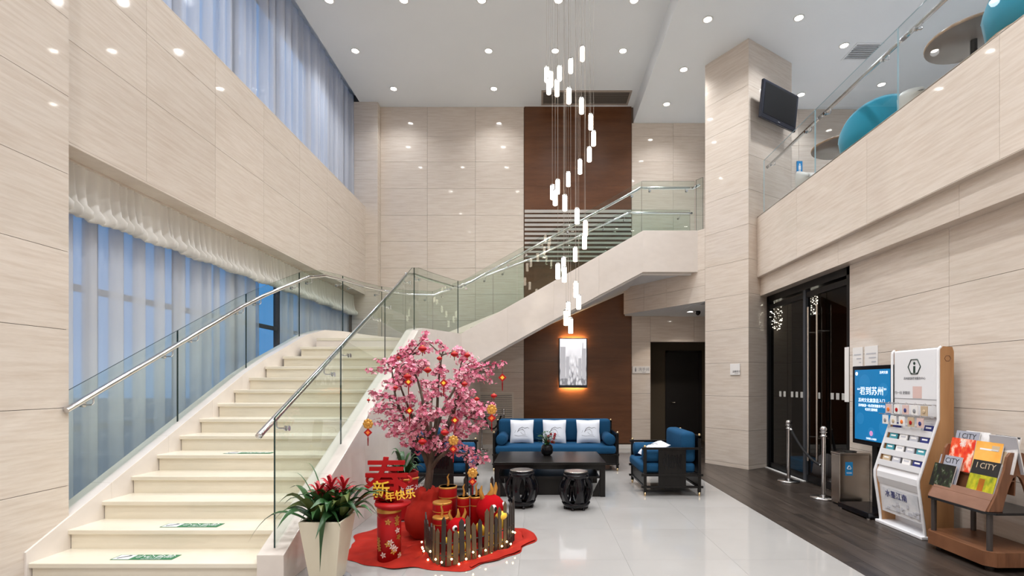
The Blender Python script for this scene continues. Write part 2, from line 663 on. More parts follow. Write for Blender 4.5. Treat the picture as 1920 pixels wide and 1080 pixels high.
# brown veneer feature panel
bp_ = [0.12, 2.0, 4.2, 6.0, ZC]
slabs(wb, (-0.33, YB + .02, 0), (1, 0, 0), 1, bp_, [0, 2.45], mat='brown_veneer', th=0.035, gap=0.002, name='veneer_panel', out=(0, -1, 0))
bb = MB().box(-4.0, 2.56, YB - .035, YB + .02, 0, 0.09).build('baseboard_back', 'trim_white', bevel=.004)
tag(bb, 'low pale baseboard under the brown feature wall', 'baseboard', kind='structure')

# corner pilaster at the end of the curtain wall
pil = MB().box(-4.6, -3.64, 11.41, YB, 0, ZC).build('pillar', 'backing')
tag(pil, 'narrow marble pilaster in the corner beside the curtains', 'pillar', kind='structure')
slabs(pil, (-4.2, 11.41, 0), (1, 0, 0), 1, [0, .56, 1.15, 1.74, 2.33, 2.93, 3.55, 4.15, 4.85, 5.55, 6.07, 6.5, 7.15, ZC], [0, 0.58], out=(0, -1, 0))
slabs(pil, (-3.64, 11.39, 0), (0, 1, 0), 1, [0, 1.15, 2.33, 3.55, 4.85, 6.07, 7.15, ZC], [0, 0.21], out=(1, 0, 0))

# ---- left wall: pier, band between the two windows, sill
wl = MB().box(-4.6, -3.83, -4.0, 4.09, 0, 8.1)
wl.box(-4.6, -3.92, 4.09, 11.41, 3.50, 5.45)
wl.box(-4.75, -4.5, -4.0, YB, 0, 0.12).box(-4.75, -4.5, -4.0, YB, 7.9, 8.1).box(-4.75, -4.45, 11.38, YB, 0, 8.1)
wl = wl.build('wall_left', 'backing')
tag(wl, 'window wall of marble with a deep band between two rows of curtains', 'wall', kind='structure')
slabs(wl, (-3.83, -4.0, 0), (0, 1, 0), 8, [0, .67, 1.30, 1.93, 2.56, 3.19, 3.82, 4.45, 5.08, 5.71, 6.34, 6.97, ZC], [0, 2.0, 4.0, 6.0, 8.11], out=(1, 0, 0))
slabs(wl, (-3.83, 4.11, 0), (-1, 0, 0), 1, [0, 1.3, 2.56, 3.5], [0, 0.35], out=(0, 1, 0))
slabs(wl, (-3.92, 3.97, 0), (0, 1, 0), 8, [3.50, 4.35, 4.98, 5.45], [0.14, 1.07, 2.14, 3.22, 4.30, 5.38, 6.46, 7.43], out=(1, 0, 0))
lb = MB().box(-4.55, -3.90, 4.11, 11.39, 3.48, 3.50).build('soffit_board', 'marble', wl)
lt = MB().box(-4.55, -3.90, 4.11, 11.39, 5.45, 5.465).build('ledge_board', 'marble', wl)


def window(n, z0, z1, transoms):
    w = empty('window_%d' % n, (-4.62, 7.7, z0), label=('tall lower window wall behind the sheer curtains' if n == 1 else 'upper window strip under the ceiling behind sheer curtains'), cat='window', kind='structure')
    y0, y1 = 4.0, 11.4
    nb = 6
    st = [y0 + (y1 - y0) * i / nb for i in range(nb + 1)]
    for y in st:
        wpart(MB().box(-4.66, -4.58, y - .035, y + .035, z0, z1), 'mullion', 'frame_grey', w)
    zz = [z0] + transoms + [z1]
    for z in zz:
        wpart(MB().box(-4.655, -4.585, y0, y1, z - .03, z + .03), 'transom', 'frame_grey', w)
    for i in range(nb):
        for j in range(len(zz) - 1):
            wpart(MB().box(-4.625, -4.615, st[i] + .03, st[i + 1] - .03, zz[j] + .03, zz[j + 1] - .03), 'pane', 'glass_window', w)


window(1, 0.12, 3.5, [1.05, 2.45])
window(2, 5.45, 7.9, [6.1])

# ---- right side: wall under the mezzanine, fascia, door wall
wr = MB().box(XW + .02, XW + .25, -4.0, 6.60, 0, 3.04).box(XW + .02, XW + .25, 9.6, 10.6, 0, 3.04)
wr.box(3.92, XW + .25, -4.0, 9.0, 3.045, 3.36).box(3.84, 4.2, -4.0, 9.0, 3.36, 4.385)
wr = wr.build('wall_right', 'backing')
tag(wr, 'marble wall under the mezzanine beside the glass doors', 'wall', kind='structure')
slabs(wr, (XW + .02, -1.5, 0), (0, 1, 0), 8, [0.0, .07, .66, 1.26, 1.86, 2.455, 3.04], [0, 1.3, 2.6, 3.9, 5.2, 6.5, 8.10], out=(-1, 0, 0))
slabs(wr, (3.84, -1.5, 0), (0, 1, 0), 1, [3.35, 4.40], [0, 2.0, 4.0, 5.7, 7.4, 9.0, 10.38], out=(-1, 0, 0), gap=0.003)
slabs(wr, (3.92, -1.5, 0), (0, 1, 0), 1, [3.042, 3.352], [0, 2.0, 4.0, 6.2, 8.1, 10.43], out=(-1, 0, 0), gap=0.003)
MB().box(3.90, XW + .05, -1.5, 9.0, 3.03, 3.044).build('soffit_board', 'marble', wr)
MB().box(3.82, 4.10, -1.5, 8.95, 4.388, 4.402).build('ledge_board', 'marble', wr)
MB().box(3.822, 3.93, -1.5, 8.95, 3.343, 3.3495).build('soffit_board', 'marble', wr)

mz = MB().box(4.2, 9.3, -4.0, 11.2, 3.95, 4.25).box(4.07, 9.3, -4.0, 6.6, 3.04, 3.10).build('mezzanine_floor', 'plaster_white')
tag(mz, 'mezzanine floor slab behind the glass balustrade', 'floor', kind='structure')
wm = MB().box(4.45, 9.3, 11.03, 11.2, 4.25, ZC2).box(9.2, 9.4, -4.0, 11.2, 0, ZC2 + .3).build('wall_mezzanine', 'backing')
tag(wm, 'marble wall at the end of the mezzanine', 'wall', kind='structure')
slabs(wm, (4.45, 11.03, 0), (1, 0, 0), 1, [4.25, 4.85, 5.45, 6.05, 6.65, ZC2], [0, 1.2, 2.4, 3.6, 4.7], out=(0, -1, 0))
gr = MB().box(-60, -4.8, -40, 60, -.4, -.3).build('ground_outside', 'paving')
tag(gr, 'grey paving outside beyond the window wall', 'ground', kind='structure')
wf = MB().box(-4.7, 9.4, -4.2, -4.0, 0, 8.3).build('wall_front', 'marble')
tag(wf, 'plain marble wall behind the viewer', 'wall', kind='structure')

# ---- the free-standing corner column and the beam running from it
Lc, Fc, Rc, Bc = Vector((3.12, 9.5, 0)), Vector((3.62, 8.74, 0)), Vector((4.71, 9.43, 0)), Vector((4.21, 10.19, 0))
cen = (Lc + Rc) / 2


def shrink(p, k=0.025):
    return p + (cen - p).normalized() * k


col = MB().extrude([shrink(Lc), shrink(Fc), shrink(Rc), shrink(Bc)], (0, 0, ZC2)).build('column', 'backing')
tag(col, 'square marble column set askew between stair landing and doors', 'column', kind='structure')
rows_c = [0.0, .07, .67, 1.265, 1.86, 2.46, 3.055, 3.65, 4.25, 4.85, 5.45, 6.05, 6.65, ZC2]
ul = (Fc - Lc).normalized()
ur = (Rc - Fc).normalized()
nl = Vector((-ur.x, -ur.y, 0))
nr = Vector((-ul.x * -1, -ul.y * -1, 0))
nl = Vector((ul.y, -ul.x, 0))          # outward of the face L-F
nr = Vector((ur.y, -ur.x, 0))          # outward of the face F-R
for p, u, n_, w in ((Lc, ul, nl, (Fc - Lc).length), (Fc, ur, nr, (Rc - Fc).length), (Bc, (Lc - Bc).normalized(), Vector(((Lc - Bc).normalized().y, -(Lc - Bc).normalized().x, 0)), (Lc - Bc).length)):
    slabs(col, p - n_ * 0.02, u, w, rows_c, [0, w], out=n_)
bm_end = Vector((1.90, 11.32, 0))
ub = (Lc - bm_end).normalized()
nb_ = Vector((ub.y, -ub.x, 0))
blen = (Lc - bm_end).length
be = MB().extrude([bm_end - nb_ * .02 + Vector((0, 0, 3.03)), Lc - nb_ * .02 + Vector((0, 0, 3.03)), Vector((3.2, YB, 3.03)), Vector((1.98, YB, 3.03))], (0, 0, 0.6))
be = be.build('beam', 'plaster_white')
tag(be, 'marble faced beam between the column and the brown wall', 'beam', kind='structure')
slabs(be, bm_end - nb_ * .02, ub, blen, [3.03, 3.33, 3.63], [0, 0.62, 1.25, blen], out=nb_)
slabs(be, bm_end - nb_ * .02, ub, blen, [3.63, 4.40], [blen - .26, blen], out=nb_)
cc = MB().box(3.0, 4.7, 9.9, YB + .02, 3.02, 3.1).build('ceiling_corridor', 'plaster_white')
tag(cc, 'low white ceiling over the corridor mouth', 'ceiling', kind='structure')

# corridor recess with the black door
rc = MB().box(2.50, 2.555, YB + .2, 13.2, 0, 3.0).box(2.5, 5.2, 13.05, 13.2, 0, 3.0).box(5.0, 5.2, YB - .8, 13.2, 0, 3.0).box(2.5, 5.2, YB + .2, 13.2, 2.95, 3.05)
rc = rc.build('wall_corridor', 'olive_wall')
tag(rc, 'dim olive walls of the corridor recess', 'wall', kind='structure')
dr = empty('door_2', (3.72, 13.03, 0), label='black corridor door in the dim recess behind the armchair', cat='door', kind='structure')
MB().box(-.40, .40, -.02, .02, 0, 2.27).build('door_leaf', 'door_black', dr, bevel=.004)
MB().box(-.46, -.40, -.04, .02, 0, 2.33).box(.40, .46, -.04, .02, 0, 2.33).box(-.46, .46, -.04, .02, 2.27, 2.33).build('door_frame', 'door_black', dr)
MB().tube([(-.32, -.03, 1.0), (-.32, -.06, 1.0), (-.22, -.06, 1.0)], .01).build('door_handle', 'steel', dr)

# ---- glass entrance doors in the right wall
gd = empty('door_1', (XW + .04, 7.8, 0), label='dark glass double door with long steel pull handles', cat='door', kind='structure')


def gpart(mb, n_, m_, **k):
    return wpart(mb, n_, m_, gd, **k)


x0 = XW + .01
gpart(MB().box(x0, x0 + .1, 6.60, 6.68, 0, 3.03), 'door_frame', 'black_metal')
gpart(MB().box(x0, x0 + .1, 8.96, 9.02, 0, 3.03), 'door_frame', 'black_metal')
gpart(MB().box(x0 + .01, x0 + .09, 7.73, 7.80, 0, 2.92), 'door_frame', 'frame_grey')
gpart(MB().box(x0, x0 + .1, 6.60, 9.02, 2.92, 3.03), 'head_rail', 'black_metal')
gpart(MB().box(x0 + .02, x0 + .08, 6.68, 8.96, 2.80, 2.88), 'head_rail', 'black_metal')
for a, b in ((6.69, 7.21), (7.23, 7.72), (7.81, 8.35), (8.37, 8.95)):
    gpart(MB().box(x0 + .045, x0 + .055, a, b, 0.02, 2.80), 'glass_pane', 'glass_door')
    gpart(MB().box(x0 + .03, x0 + .07, a, b, 0.0, 0.10), 'bottom_rail', 'black_metal')
for y in (7.30, 7.54):
    h = gpart(MB().tube([(x0 - .05, y, .34), (x0 - .05, y, 2.63)], .016, 10), 'handle', 'steel')
    for z in (.7, 2.25):
        h2 = wpart(MB().tube([(x0 - .05, y, z), (x0 + .05, y, z)], .009, 8), 'standoff', 'steel', gd)
        h2.parent = h
for i, y in enumerate((6.82, 6.95, 7.08, 7.42, 7.9, 8.05, 8.2, 8.45, 8.6)):
    gpart(MB().box(x0 + .040, x0 + .044, y - .035, y + .035, 1.27, 1.36), 'safety_square', 'frost_film')
tr = MB().box(XW - .03, XW + .01, 7.7, 9.0, 0, 0.012).build('trim_1', 'trim_white')
tag(tr, 'thin pale threshold strip under the glass doors', 'trim', kind='structure')
# dark vestibule behind the doors
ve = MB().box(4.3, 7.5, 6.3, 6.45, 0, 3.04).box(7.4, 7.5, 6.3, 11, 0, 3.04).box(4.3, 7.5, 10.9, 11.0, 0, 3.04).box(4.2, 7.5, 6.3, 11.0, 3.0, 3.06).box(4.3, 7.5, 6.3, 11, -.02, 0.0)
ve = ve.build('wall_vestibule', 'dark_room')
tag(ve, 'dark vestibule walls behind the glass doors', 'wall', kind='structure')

# ================================================================== STAIRCASE
TR, RI = 0.317, 0.157
st = empty('staircase', (-2.95, 3.75, 0), label='cream stone staircase rising along the window and turning across the back wall', cat='staircase')
xl = {11: -3.75, 12: -3.67, 13: -3.57}
for k in range(1, 14):
    d = 3.452 + TR * k
    z = RI * k
    x_l = xl.get(k, -3.80)
    wpart(MB().box(x_l, -2.08, d, d + TR + .04, z - .038, z), 'tread', 'stair_stone', st, bevel=.006)
    wpart(MB().box(x_l + .012, -2.08, d + .022, d + .06, z - RI, z - .038), 'riser', 'stair_stone', st)
d = 3.452 + TR * 14
wpart(MB().box(-3.46, -2.08, d + .022, d + .06, RI * 13, RI * 14 - .038), 'riser', 'stair_stone', st)
land = [(-3.46, 7.89), (-2.08, 7.89), (-1.95, 8.2), (-1.50, 9.35), (-1.45, 9.5), (-1.45, 10.75), (-2.0, 10.5), (-2.65, 10.15), (-3.05, 9.7), (-3.35, 8.9)]
wpart(MB().extrude([(x, y, RI * 14 - .04) for x, y in land], (0, 0, .04)), 'landing_slab', 'stair_stone', st, bevel=.006)
wpart(MB().extrude([(x, y, RI * 14 - .3) for x, y in land], (0, 0, .255)), 'landing_body', 'curb_stone', st)
ZL = RI * 14


def zf(x):
    return 2.52 + 0.56 * x


def zbk(x):
    return 2.725 + 0.427 * x


n2 = 13
r2 = (4.25 - ZL) / n2
for k in range(n2):
    xa, xb = -1.42 + 3.40 * k / n2, -1.42 + 3.40 * (k + 1) / n2
    ya, yb = -2.1 + 4.1 * k / n2, -2.1 + 4.1 * (k + 1) / n2
    z = ZL + r2 * (k + 1)
    ry = 11.30
    yfa, yfb = 9.42 + .34 * k / n2, 9.42 + .34 * (k + 1) / n2
    ta = min(1, max(0, (k - 0) / 4))
    wpart(MB().extrude([(xa - .02, yfa, z - .04), (xb + .03, yfb, z - .04), (yb + .03, 10.55 + .75 * min(1, (k + 1) / 5), z - .04), (ya - .02, 10.5 + .8 * min(1, k / 5), z - .04)], (0, 0, .04)), 'tread', 'stair_stone', st)
    wpart(MB().extrude([(xa, yfa, z - r2), (xa + .03, yfa, z - r2), (ya + .03, 10.5 + .8 * min(1, k / 5), z - r2), (ya, 10.5 + .8 * min(1, k / 5), z - r2)], (0, 0, r2 - .04)), 'riser', 'stair_stone', st)
# soffit of the second flight
so = MB()
NS = 12
vs = []
for i in range(NS + 1):
    x = -1.5 + 3.5 * i / NS
    vs += [(x, 9.40 + .30 * i / NS, zf(x) + .02), (x, YB - .02, zbk(x)), (x, YB - .02, zbk(x) + .12), (x, 9.40 + .30 * i / NS, zf(x) + .14)]
fs = []
for i in range(NS):
    a, b = 4 * i, 4 * i + 4
    fs += [(a, a + 1, b + 1, b), (a + 1, a + 2, b + 2, b + 1), (a + 2, a + 3, b + 3, b + 2), (a + 3, a, b, b + 3)]
so.add(vs, fs)
wpart(so, 'flight_soffit', 'plaster_white', st)
wpart(MB().box(1.98, 4.4, 9.70, YB, 3.62, 4.21), 'upper_landing', 'plaster_white', st)
# curbs. centre lines (x, y, z_top, z_bottom)
WB_ = 0.20


def zc1(y):
    return 0.225 + 0.494 * (y - 3.75)


front = [(-1.988, 3.75, zc1(3.75), 0)]
for y in (4.65, 5.5, 6.35, 7.2):
    front.append((-1.988, y, zc1(y), 0))
front += [(-1.985, 7.95, 2.33, 0), (-1.95, 8.2, 2.385, 0), (-1.82, 8.62, 2.395, 0), (-1.65, 9.02, 2.40, 0), (-1.52, 9.30, 2.40, 0)]
fl2 = [(-1.44, 9.40, 2.405, 1.70)]
for i in range(1, 5):
    x = -1.44 + 3.42 * i / 4
    fl2.append((x, 9.40 + .34 * i / 4, 2.405 + (4.40 - 2.405) * i / 4, zf(x)))
fl2[-1] = (1.98, 9.74, 4.40, 3.61)
for i in range(5):
    wpart(sweep(MB(), front[i:i + 2], WB_), 'curb_stone', 'curb_stone', st, bevel=.004)
wpart(sweep(MB(), front[5:], WB_), 'curb_stone', 'curb_stone', st)
wpart(sweep(MB(), [front[-1], (-1.44, 9.40, 2.405, 0), (-1.40, 9.6, 2.2, 0), (-1.40, 11.5, 1.9, 0)], 0.16), 'under_wall', 'curb_stone', st)
for i in range(4):
    wpart(sweep(MB(), fl2[i:i + 2], WB_), 'curb_stone', 'curb_stone', st, bevel=.004)
wpart(sweep(MB(), [(1.98, 9.74, 4.40, 3.61), (3.03, 9.74, 4.40, 3.61)], WB_), 'curb_stone', 'curb_stone', st, bevel=.004)
# lip under the second flight
wpart(sweep(MB(), [(p[0], p[1] + .05, p[3] + .01, p[3] - .035) for p in fl2] + [(3.0, 9.79, 3.62, 3.575)], 0.05), 'drip_lip', 'trim_white', st)
back = [(-3.885, 3.75, zc1(3.75) + .02, 0)]
for y in (4.5, 5.2, 5.9, 6.5):
    back.append((-3.885, y, zc1(y) + .02, max(0, zc1(y) - .7)))
back += [(-3.85, 6.95, zc1(6.95) + .01, 1.0), (-3.77, 7.4, zc1(7.4), 1.2), (-3.66, 7.85, 2.25, 1.4), (-3.56, 8.25, 2.36, 1.6), (-3.45, 8.75, 2.39, 1.7), (-3.30, 9.3, 2.39, 1.7), (-3.08, 9.78, 2.39, 1.7), (-2.70, 10.2, 2.39, 1.7), (-2.2, 10.5, 2.42, 1.7)]
bk2 = []
for i in range(7):
    t = i / 6
    bk2.append((-2.2 + 4.2 * t, 10.5 + .85 * min(1, t * 2.0), 2.42 + 1.98 * t, max(1.7, 1.75 + 1.9 * t)))
for i in range(4):
    wpart(sweep(MB(), back[i:i + 2], 0.18), 'curb_stone', 'curb_stone', st, bevel=.004)
wpart(sweep(MB(), back[4:], 0.18), 'curb_stone', 'curb_stone', st)
for i in range(0, 6, 2):
    wpart(sweep(MB(), bk2[i:i + 3], 0.16), 'curb_stone', 'curb_stone', st)


def sticker(k, xc):
    dd = 3.452 + TR * k
    z = RI * k + .0015
    s_ = empty('step_sticker', (xc, dd + .13, z), label='green and white warning sticker on the %s tread of the stairs' % {1: 'lowest', 2: 'second', 5: 'fifth'}[k], cat='sticker', group='warning stickers on the stair treads')
    MB().box(-.235, .235, -.055, .055, 0, .0012).build('backing', 'sticker_green', s_)
    MB().box(-.225, -.10, -.047, .047, .0012, .0018).build('pictogram_field', 'sticker_white', s_)
    text('小心台阶', .075, 'sticker_white', 'lettering', s_, (.065, .008, .0022), (0, 0, 0), .0004)
    text('WATCH YOUR STEP', .017, 'sticker_white', 'lettering', s_, (.065, -.042, .0022), (0, 0, 0), .0004)
    MB().tube([(-.2, -.03, .002), (-.165, 0, .002), (-.13, .03, .002)], .004, 4).ball((-.15, .034, .002), .008, .008, .001, 8, 4).build('pictogram', 'ink', s_)


sticker(1, -3.02)
sticker(2, -2.88)
sticker(5, -2.95)

# ---- glass balustrades
GH = 0.98


def lerp_path(path, s0, s1, key):
    """cut a polyline between two values of a monotone key"""
    out = []
    ks = [key(p) for p in path]

    def pt(v):
        for i in range(len(ks) - 1):
            if ks[i] <= v <= ks[i + 1] or ks[i] >= v >= ks[i + 1]:
                t = 0 if ks[i + 1] == ks[i] else (v - ks[i]) / (ks[i + 1] - ks[i])
                return tuple(a + (b - a) * t for a, b in zip(path[i], path[i + 1]))
        return path[-1]
    out.append(pt(s0))
    out += [p for p, k in zip(path, ks) if s0 + 1e-6 < k < s1 - 1e-6]
    out.append(pt(s1))
    return out


def arc_key(path):
    acc = [0.0]
    for a, b in zip(path, path[1:]):
        acc.append(acc[-1] + math.hypot(b[0] - a[0], b[1] - a[1]))
    return acc


def smooth_path(path, n=3):
    """Catmull-Rom in plan and height to round a polyline"""
    P = [Vector(p[:3]) for p in path]
    out = []
    for i in range(len(P) - 1):
        p0, p1, p2, p3 = P[max(i - 1, 0)], P[i], P[i + 1], P[min(i + 2, len(P) - 1)]
        for j in range(n):
            t = j / n
            out.append(0.5 * ((2 * p1) + (p2 - p0) * t + (2 * p0 - 5 * p1 + 4 * p2 - p3) * t * t + (3 * p1 - p0 - 3 * p2 + p3) * t ** 3))
    out.append(P[-1])
    return out


def offset(path, w):
    out = []
    for i, p in enumerate(path):
        a = Vector(path[max(i - 1, 0)][:2])
        c = Vector(path[min(i + 1, len(path) - 1)][:2])
        t = (c - a).normalized()
        out.append((p[0] - t.y * w, p[1] + t.x * w, p[2]))
    return out


def balustrade(root, path, cuts, rail_off, rail_from=0.0, glass='glass_green', edge='glass_edge', rail_h=0.88, rail_ext=None, nbr=2):
    """path of curb top (x,y,z); cuts = arc lengths between panels"""
    acc = arc_key(path)

    def at_s(s):
        for i in range(len(acc) - 1):
            if s <= acc[i + 1] or i == len(acc) - 2:
                t = (s - acc[i]) / max(1e-9, acc[i + 1] - acc[i])
                return tuple(a + (b - a) * t for a, b in zip(path[i][:3], path[i + 1][:3]))
    off = offset(path, rail_off)
    for a, b in zip(cuts, cuts[1:]):
        a += .004
        b -= .004
        seg = [at_s(a)] + [path[i][:3] for i in range(len(acc)) if a + .03 < acc[i] < b - .03] + [at_s(b)]
        wpart(sweep(MB(), [(p[0], p[1], p[2] + GH, p[2] - .01) for p in seg], .013, 0, 1), 'glass_panel', [glass, edge], root)
        for i in range(nbr):
            s = a + (b - a) * ((i + .5) / nbr if nbr > 2 else (.15 if i == 0 else .85))
            if s < rail_from:
                continue
            p, q = Vector(at_s(s)), Vector(at_s(min(s + .01, acc[-1])))
            t = (q - p)
            t.z = 0
            t.normalize()
            nrm = Vector((-t.y, t.x, 0)) * (1 if rail_off > 0 else -1)
            g = p + Vector((0, 0, rail_h - .09))
            e = p + nrm * abs(rail_off) + Vector((0, 0, rail_h - .02))
            f = p + nrm * abs(rail_off) + Vector((0, 0, rail_h - .09))
            mb = MB().tube([g - nrm * .012, g + nrm * .03, f - nrm * .015, f + Vector((0, 0, .015)), e], .007, 6)
            rot = nrm.to_track_quat('Z', 'Y').to_matrix()
            mb.lathe([(.022, -.018), (.022, -.007)], 10, g, rot=rot).lathe([(.022, .007), (.022, .018)], 10, g, rot=rot)
            wpart(mb, 'bracket', 'chrome', root)
    rp = [Vector((p[0], p[1], p[2] + rail_h)) for p, s in zip(off, acc) if s >= rail_from]
    if rail_ext:
        rp = [Vector(q) for q in rail_ext[0]] + rp + [Vector(q) for q in rail_ext[1]]
    dense = [rp[0]]
    for p, q in zip(rp, rp[1:]):
        if (q - p).length > .3:
            t = .10 / (q - p).length
            dense += [p.lerp(q, t), p.lerp(q, 1 - t)]
        dense.append(q)
    rp = smooth_path(dense, 3)
    wpart(MB().tube(rp, .025, 12), 'handrail', 'chrome', root)


# the open side of the stair
pf = [(p[0], p[1], p[2]) for p in front] + [(p[0], p[1], p[2]) for p in fl2] + [(3.0, 9.74, 4.40)]
acc = arc_key(pf)
b1 = empty('glass_balustrade', (-1.988, 3.80, .25), label='green tinted glass balustrade with chrome rail on the open lobby side of the stairs', cat='balustrade')
sC = acc[len(front) - 1] + .05
balustrade(b1, pf, [.06, 1.34, 2.80, 4.28, sC, sC + 1.12, sC + 2.25, acc[-2], acc[-1]], 0.085, rail_ext=([], [(3.10, 9.72, 5.31)]), nbr=2)
# window side, then the back of the second flight
pb = [(p[0], p[1], p[2]) for p in back] + [(p[0], p[1], p[2]) for p in bk2[1:]] + [(3.4, 11.38, 4.40)]
accb = arc_key(pb)
b2 = empty('glass_balustrade', (-3.885, 4.12, .43), label='glass balustrade with chrome rail between the stairs and the curtains', cat='balustrade')
balustrade(b2, pb, [.36, 1.70, 2.95, 4.05, 5.15, 6.2, 7.3, 8.6, 10.0, 11.3, accb[-1]], -0.095, rail_from=.38, rail_ext=([(-3.79, 4.06, zc1(4.06) + .90), (-3.79, 4.2, zc1(4.2) + .90)], []), nbr=2)
# mezzanine edge
pm = [(3.93, y, 4.40) for y in (8.84, 7.20, 5.54, 3.88, 2.2, 0.5)]
b3 = empty('glass_balustrade', (3.93, 4.7, 4.40), label='clear glass balustrade with chrome rail along the mezzanine edge', cat='balustrade')
balustrade(b3, pm, arc_key(pm), 0.075, glass='glass_clear', edge='glass_edge_pale', nbr=2)
lg = sweep(MB(), [(3.012, 9.70, 5.38, 4.40), (3.10, 9.56, 5.38, 4.40)], .013, 0, 1)
wpart(lg, 'glass_panel', ['glass_green', 'glass_edge'], b1)

# striped privacy glass in front of the brown panel
sg = empty('striped_glass_screen', (0.9, YB - .05, 4.1), label='glass screen with frosted horizontal stripes before the brown wall', cat='screen')
MB().box(-1.22, 1.21, -.006, .006, 0.0, 1.36).build('glass_pane', 'glass_clear', sg)
for i in range(12):
    z = 1.345 - i * .104
    MB().box(-1.22, 1.21, -.0085, -.0065, z - .068 + i * .0028, z).build('frosted_stripe', 'frost_film', sg)

# ================================================================== CURTAINS


def curtain(y0, y1, z0, z1, x, amp, wl_, name, label, mat='sheer', group=None, seed=1):
    r = random.Random(seed)
    mb = MB()
    n = int((y1 - y0) / wl_ * 16)
    prof = []
    ph = 0
    s = 0.0
    w = wl_
    y = y0
    ks = []
    while y < y1:
        w = wl_ * r.uniform(.6, 1.5)
        a = amp * r.uniform(.6, 1.3)
        # flat stretch, then a pleat folded over itself twice
        f = w * r.uniform(.28, .5)
        flat = [(0, 0), (a * .25, w * .2), (0, w * .45)]
        pleat = [(a * .5, w * .55), (a * .9, w * .55 + f * .8), (a * .55, w * .55 + f), (a * .2, w * .55 + f * .75), (-a * .1, w * .6), (-a * .4, w * .55), (-a * .7, w * .6), (-a * .6, w * .8)]
        for dx, dy in flat + pleat:
            prof.append((x + dx, min(y + dy, y1)))
        y += w
    nz = 4
    vs, fs = [], []
    for k in range(nz + 1):
        z = z0 + (z1 - z0) * k / nz
        sq = 1 - .15 * (k / nz)
        for px_, py_ in prof:
            vs.append((x + (px_ - x) * sq, py_, z))
    m = len(prof)
    for k in range(nz):
        for i in range(m - 1):
            fs.append((k * m + i, k * m + i + 1, (k + 1) * m + i + 1, (k + 1) * m + i))
    mb.add(vs, fs, 0, True)
    c = Vector((x, (y0 + y1) / 2, z0))
    mb.v = [(a - c.x, b - c.y, d - c.z) for a, b, d in mb.v]
    o = mb.build(name, mat, loc=c)
    tag(o, label, 'curtain', group)
    return o


curtain(4.15, 6.6, 5.47, 7.95, -4.20, .06, .20, 'sheer_curtain', 'upper sheer curtain panel closest to the marble pier', 'sheer_upper', seed=3)
curtain(6.6, 9.0, 5.47, 7.95, -4.20, .06, .20, 'sheer_curtain', 'upper sheer curtain panel in the middle of the top window', 'sheer_upper', seed=4)
curtain(9.0, 11.36, 5.47, 7.95, -4.20, .06, .20, 'sheer_curtain', 'upper sheer curtain panel ending at the corner pilaster', 'sheer_upper', seed=5)
curtain(4.15, 7.70, 0.02, 3.44, -4.30, .06, .24, 'sheer_curtain', 'lower sheer curtain hanging behind the straight stair flight', seed=6)
curtain(8.42, 11.36, 0.02, 3.44, -4.30, .06, .22, 'sheer_curtain', 'lower sheer curtain hanging behind the stair landing', seed=8)
# gathered valance
r_ = random.Random(5)
mb = MB()
prof = []
y = 4.12
while y < 11.38:
    w = r_.uniform(.07, .15)
    a = r_.uniform(.02, .045)
    for j in range(8):
        t = j / 8
        prof.append((a * math.sin(2 * math.pi * t), min(11.38, y + w * t), a))
    y += w
rowsV = [(0.0, 0.25, 0), (.05, .6, 0), (.25, .9, .0), (.36, 1.2, .01), (.42, 1.7, .05), (.47, 1.5, .055), (.49, 1.0, .03), (.47, .5, -.01)]
vs, fs = [], []
for dz, k, ox in rowsV:
    for ax, ay, a in prof:
        vs.append((-4.16 + ax * k + ox, ay, 3.485 - dz + .012 * math.sin(ay * 9)))
m = len(prof)
for k in range(len(rowsV) - 1):
    for i in range(m - 1):
        fs.append((k * m + i, k * m + i + 1, (k + 1) * m + i + 1, (k + 1) * m + i))
mb.add(vs, fs, 0, True)
va = mb.build('valance', 'sheer_heavy')
tag(va, 'gathered white valance over the lower curtains', 'valance')
tk = MB().box(-4.19, -4.13, 4.12, 11.38, 3.465, 3.498).build('curtain_track', 'marble')
tag(tk, 'narrow curtain track above the gathered valance', 'curtain track')

# ================================================================== CEILING LIGHTS AND VENTS


def downlight_proto():
    root = empty('ceiling_downlight')
    MB().lathe([(.075, 0), (.085, -.004), (.085, -.010), (.066, -.012), (.062, -.002)], 20).build('trim_ring', 'trim_white', root)
    MB().lathe([(.0001, -.004), (.06, -.004), (.06, -.001)], 20).build('lens', 'lamp_white', root)
    return root


proto = downlight_proto()
lamp_mesh = bpy.data.lights.new('downlight_beam', 'SPOT')
lamp_mesh.energy = DOWN_W
lamp_mesh.color = WARM
lamp_mesh.spot_size = R(130)
lamp_mesh.spot_blend = 0.9
lamp_mesh.shadow_soft_size = 0.07
first = True


lamp_sizes = {}


def lamp_for(y):
    k = round(max(.13, min(1.6, 1.95 - .182 * max(y, 1.9))), 2)
    if k not in lamp_sizes:
        lamp_sizes[k] = lamp_mesh.copy()
        lamp_sizes[k].energy = DOWN_W * k
    return lamp_sizes[k]


def downlight(x, y, z, label, power=True):
    global first
    o = proto if first else copy_tree(proto)
    first = False
    o.location = (x, y, z)
    tag(o, label, 'light', 'recessed ceiling downlights')
    if power:
        l = bpy.data.objects.new('beam', lamp_for(y))
        COL.objects.link(l)
        l.parent = o
        l.location = (0, 0, -.03)


def on_ceiling(px, py, zc):
    d = (zc - EYE) * F / (HY - py)
    return ((px - CX) * d / F, d, zc)


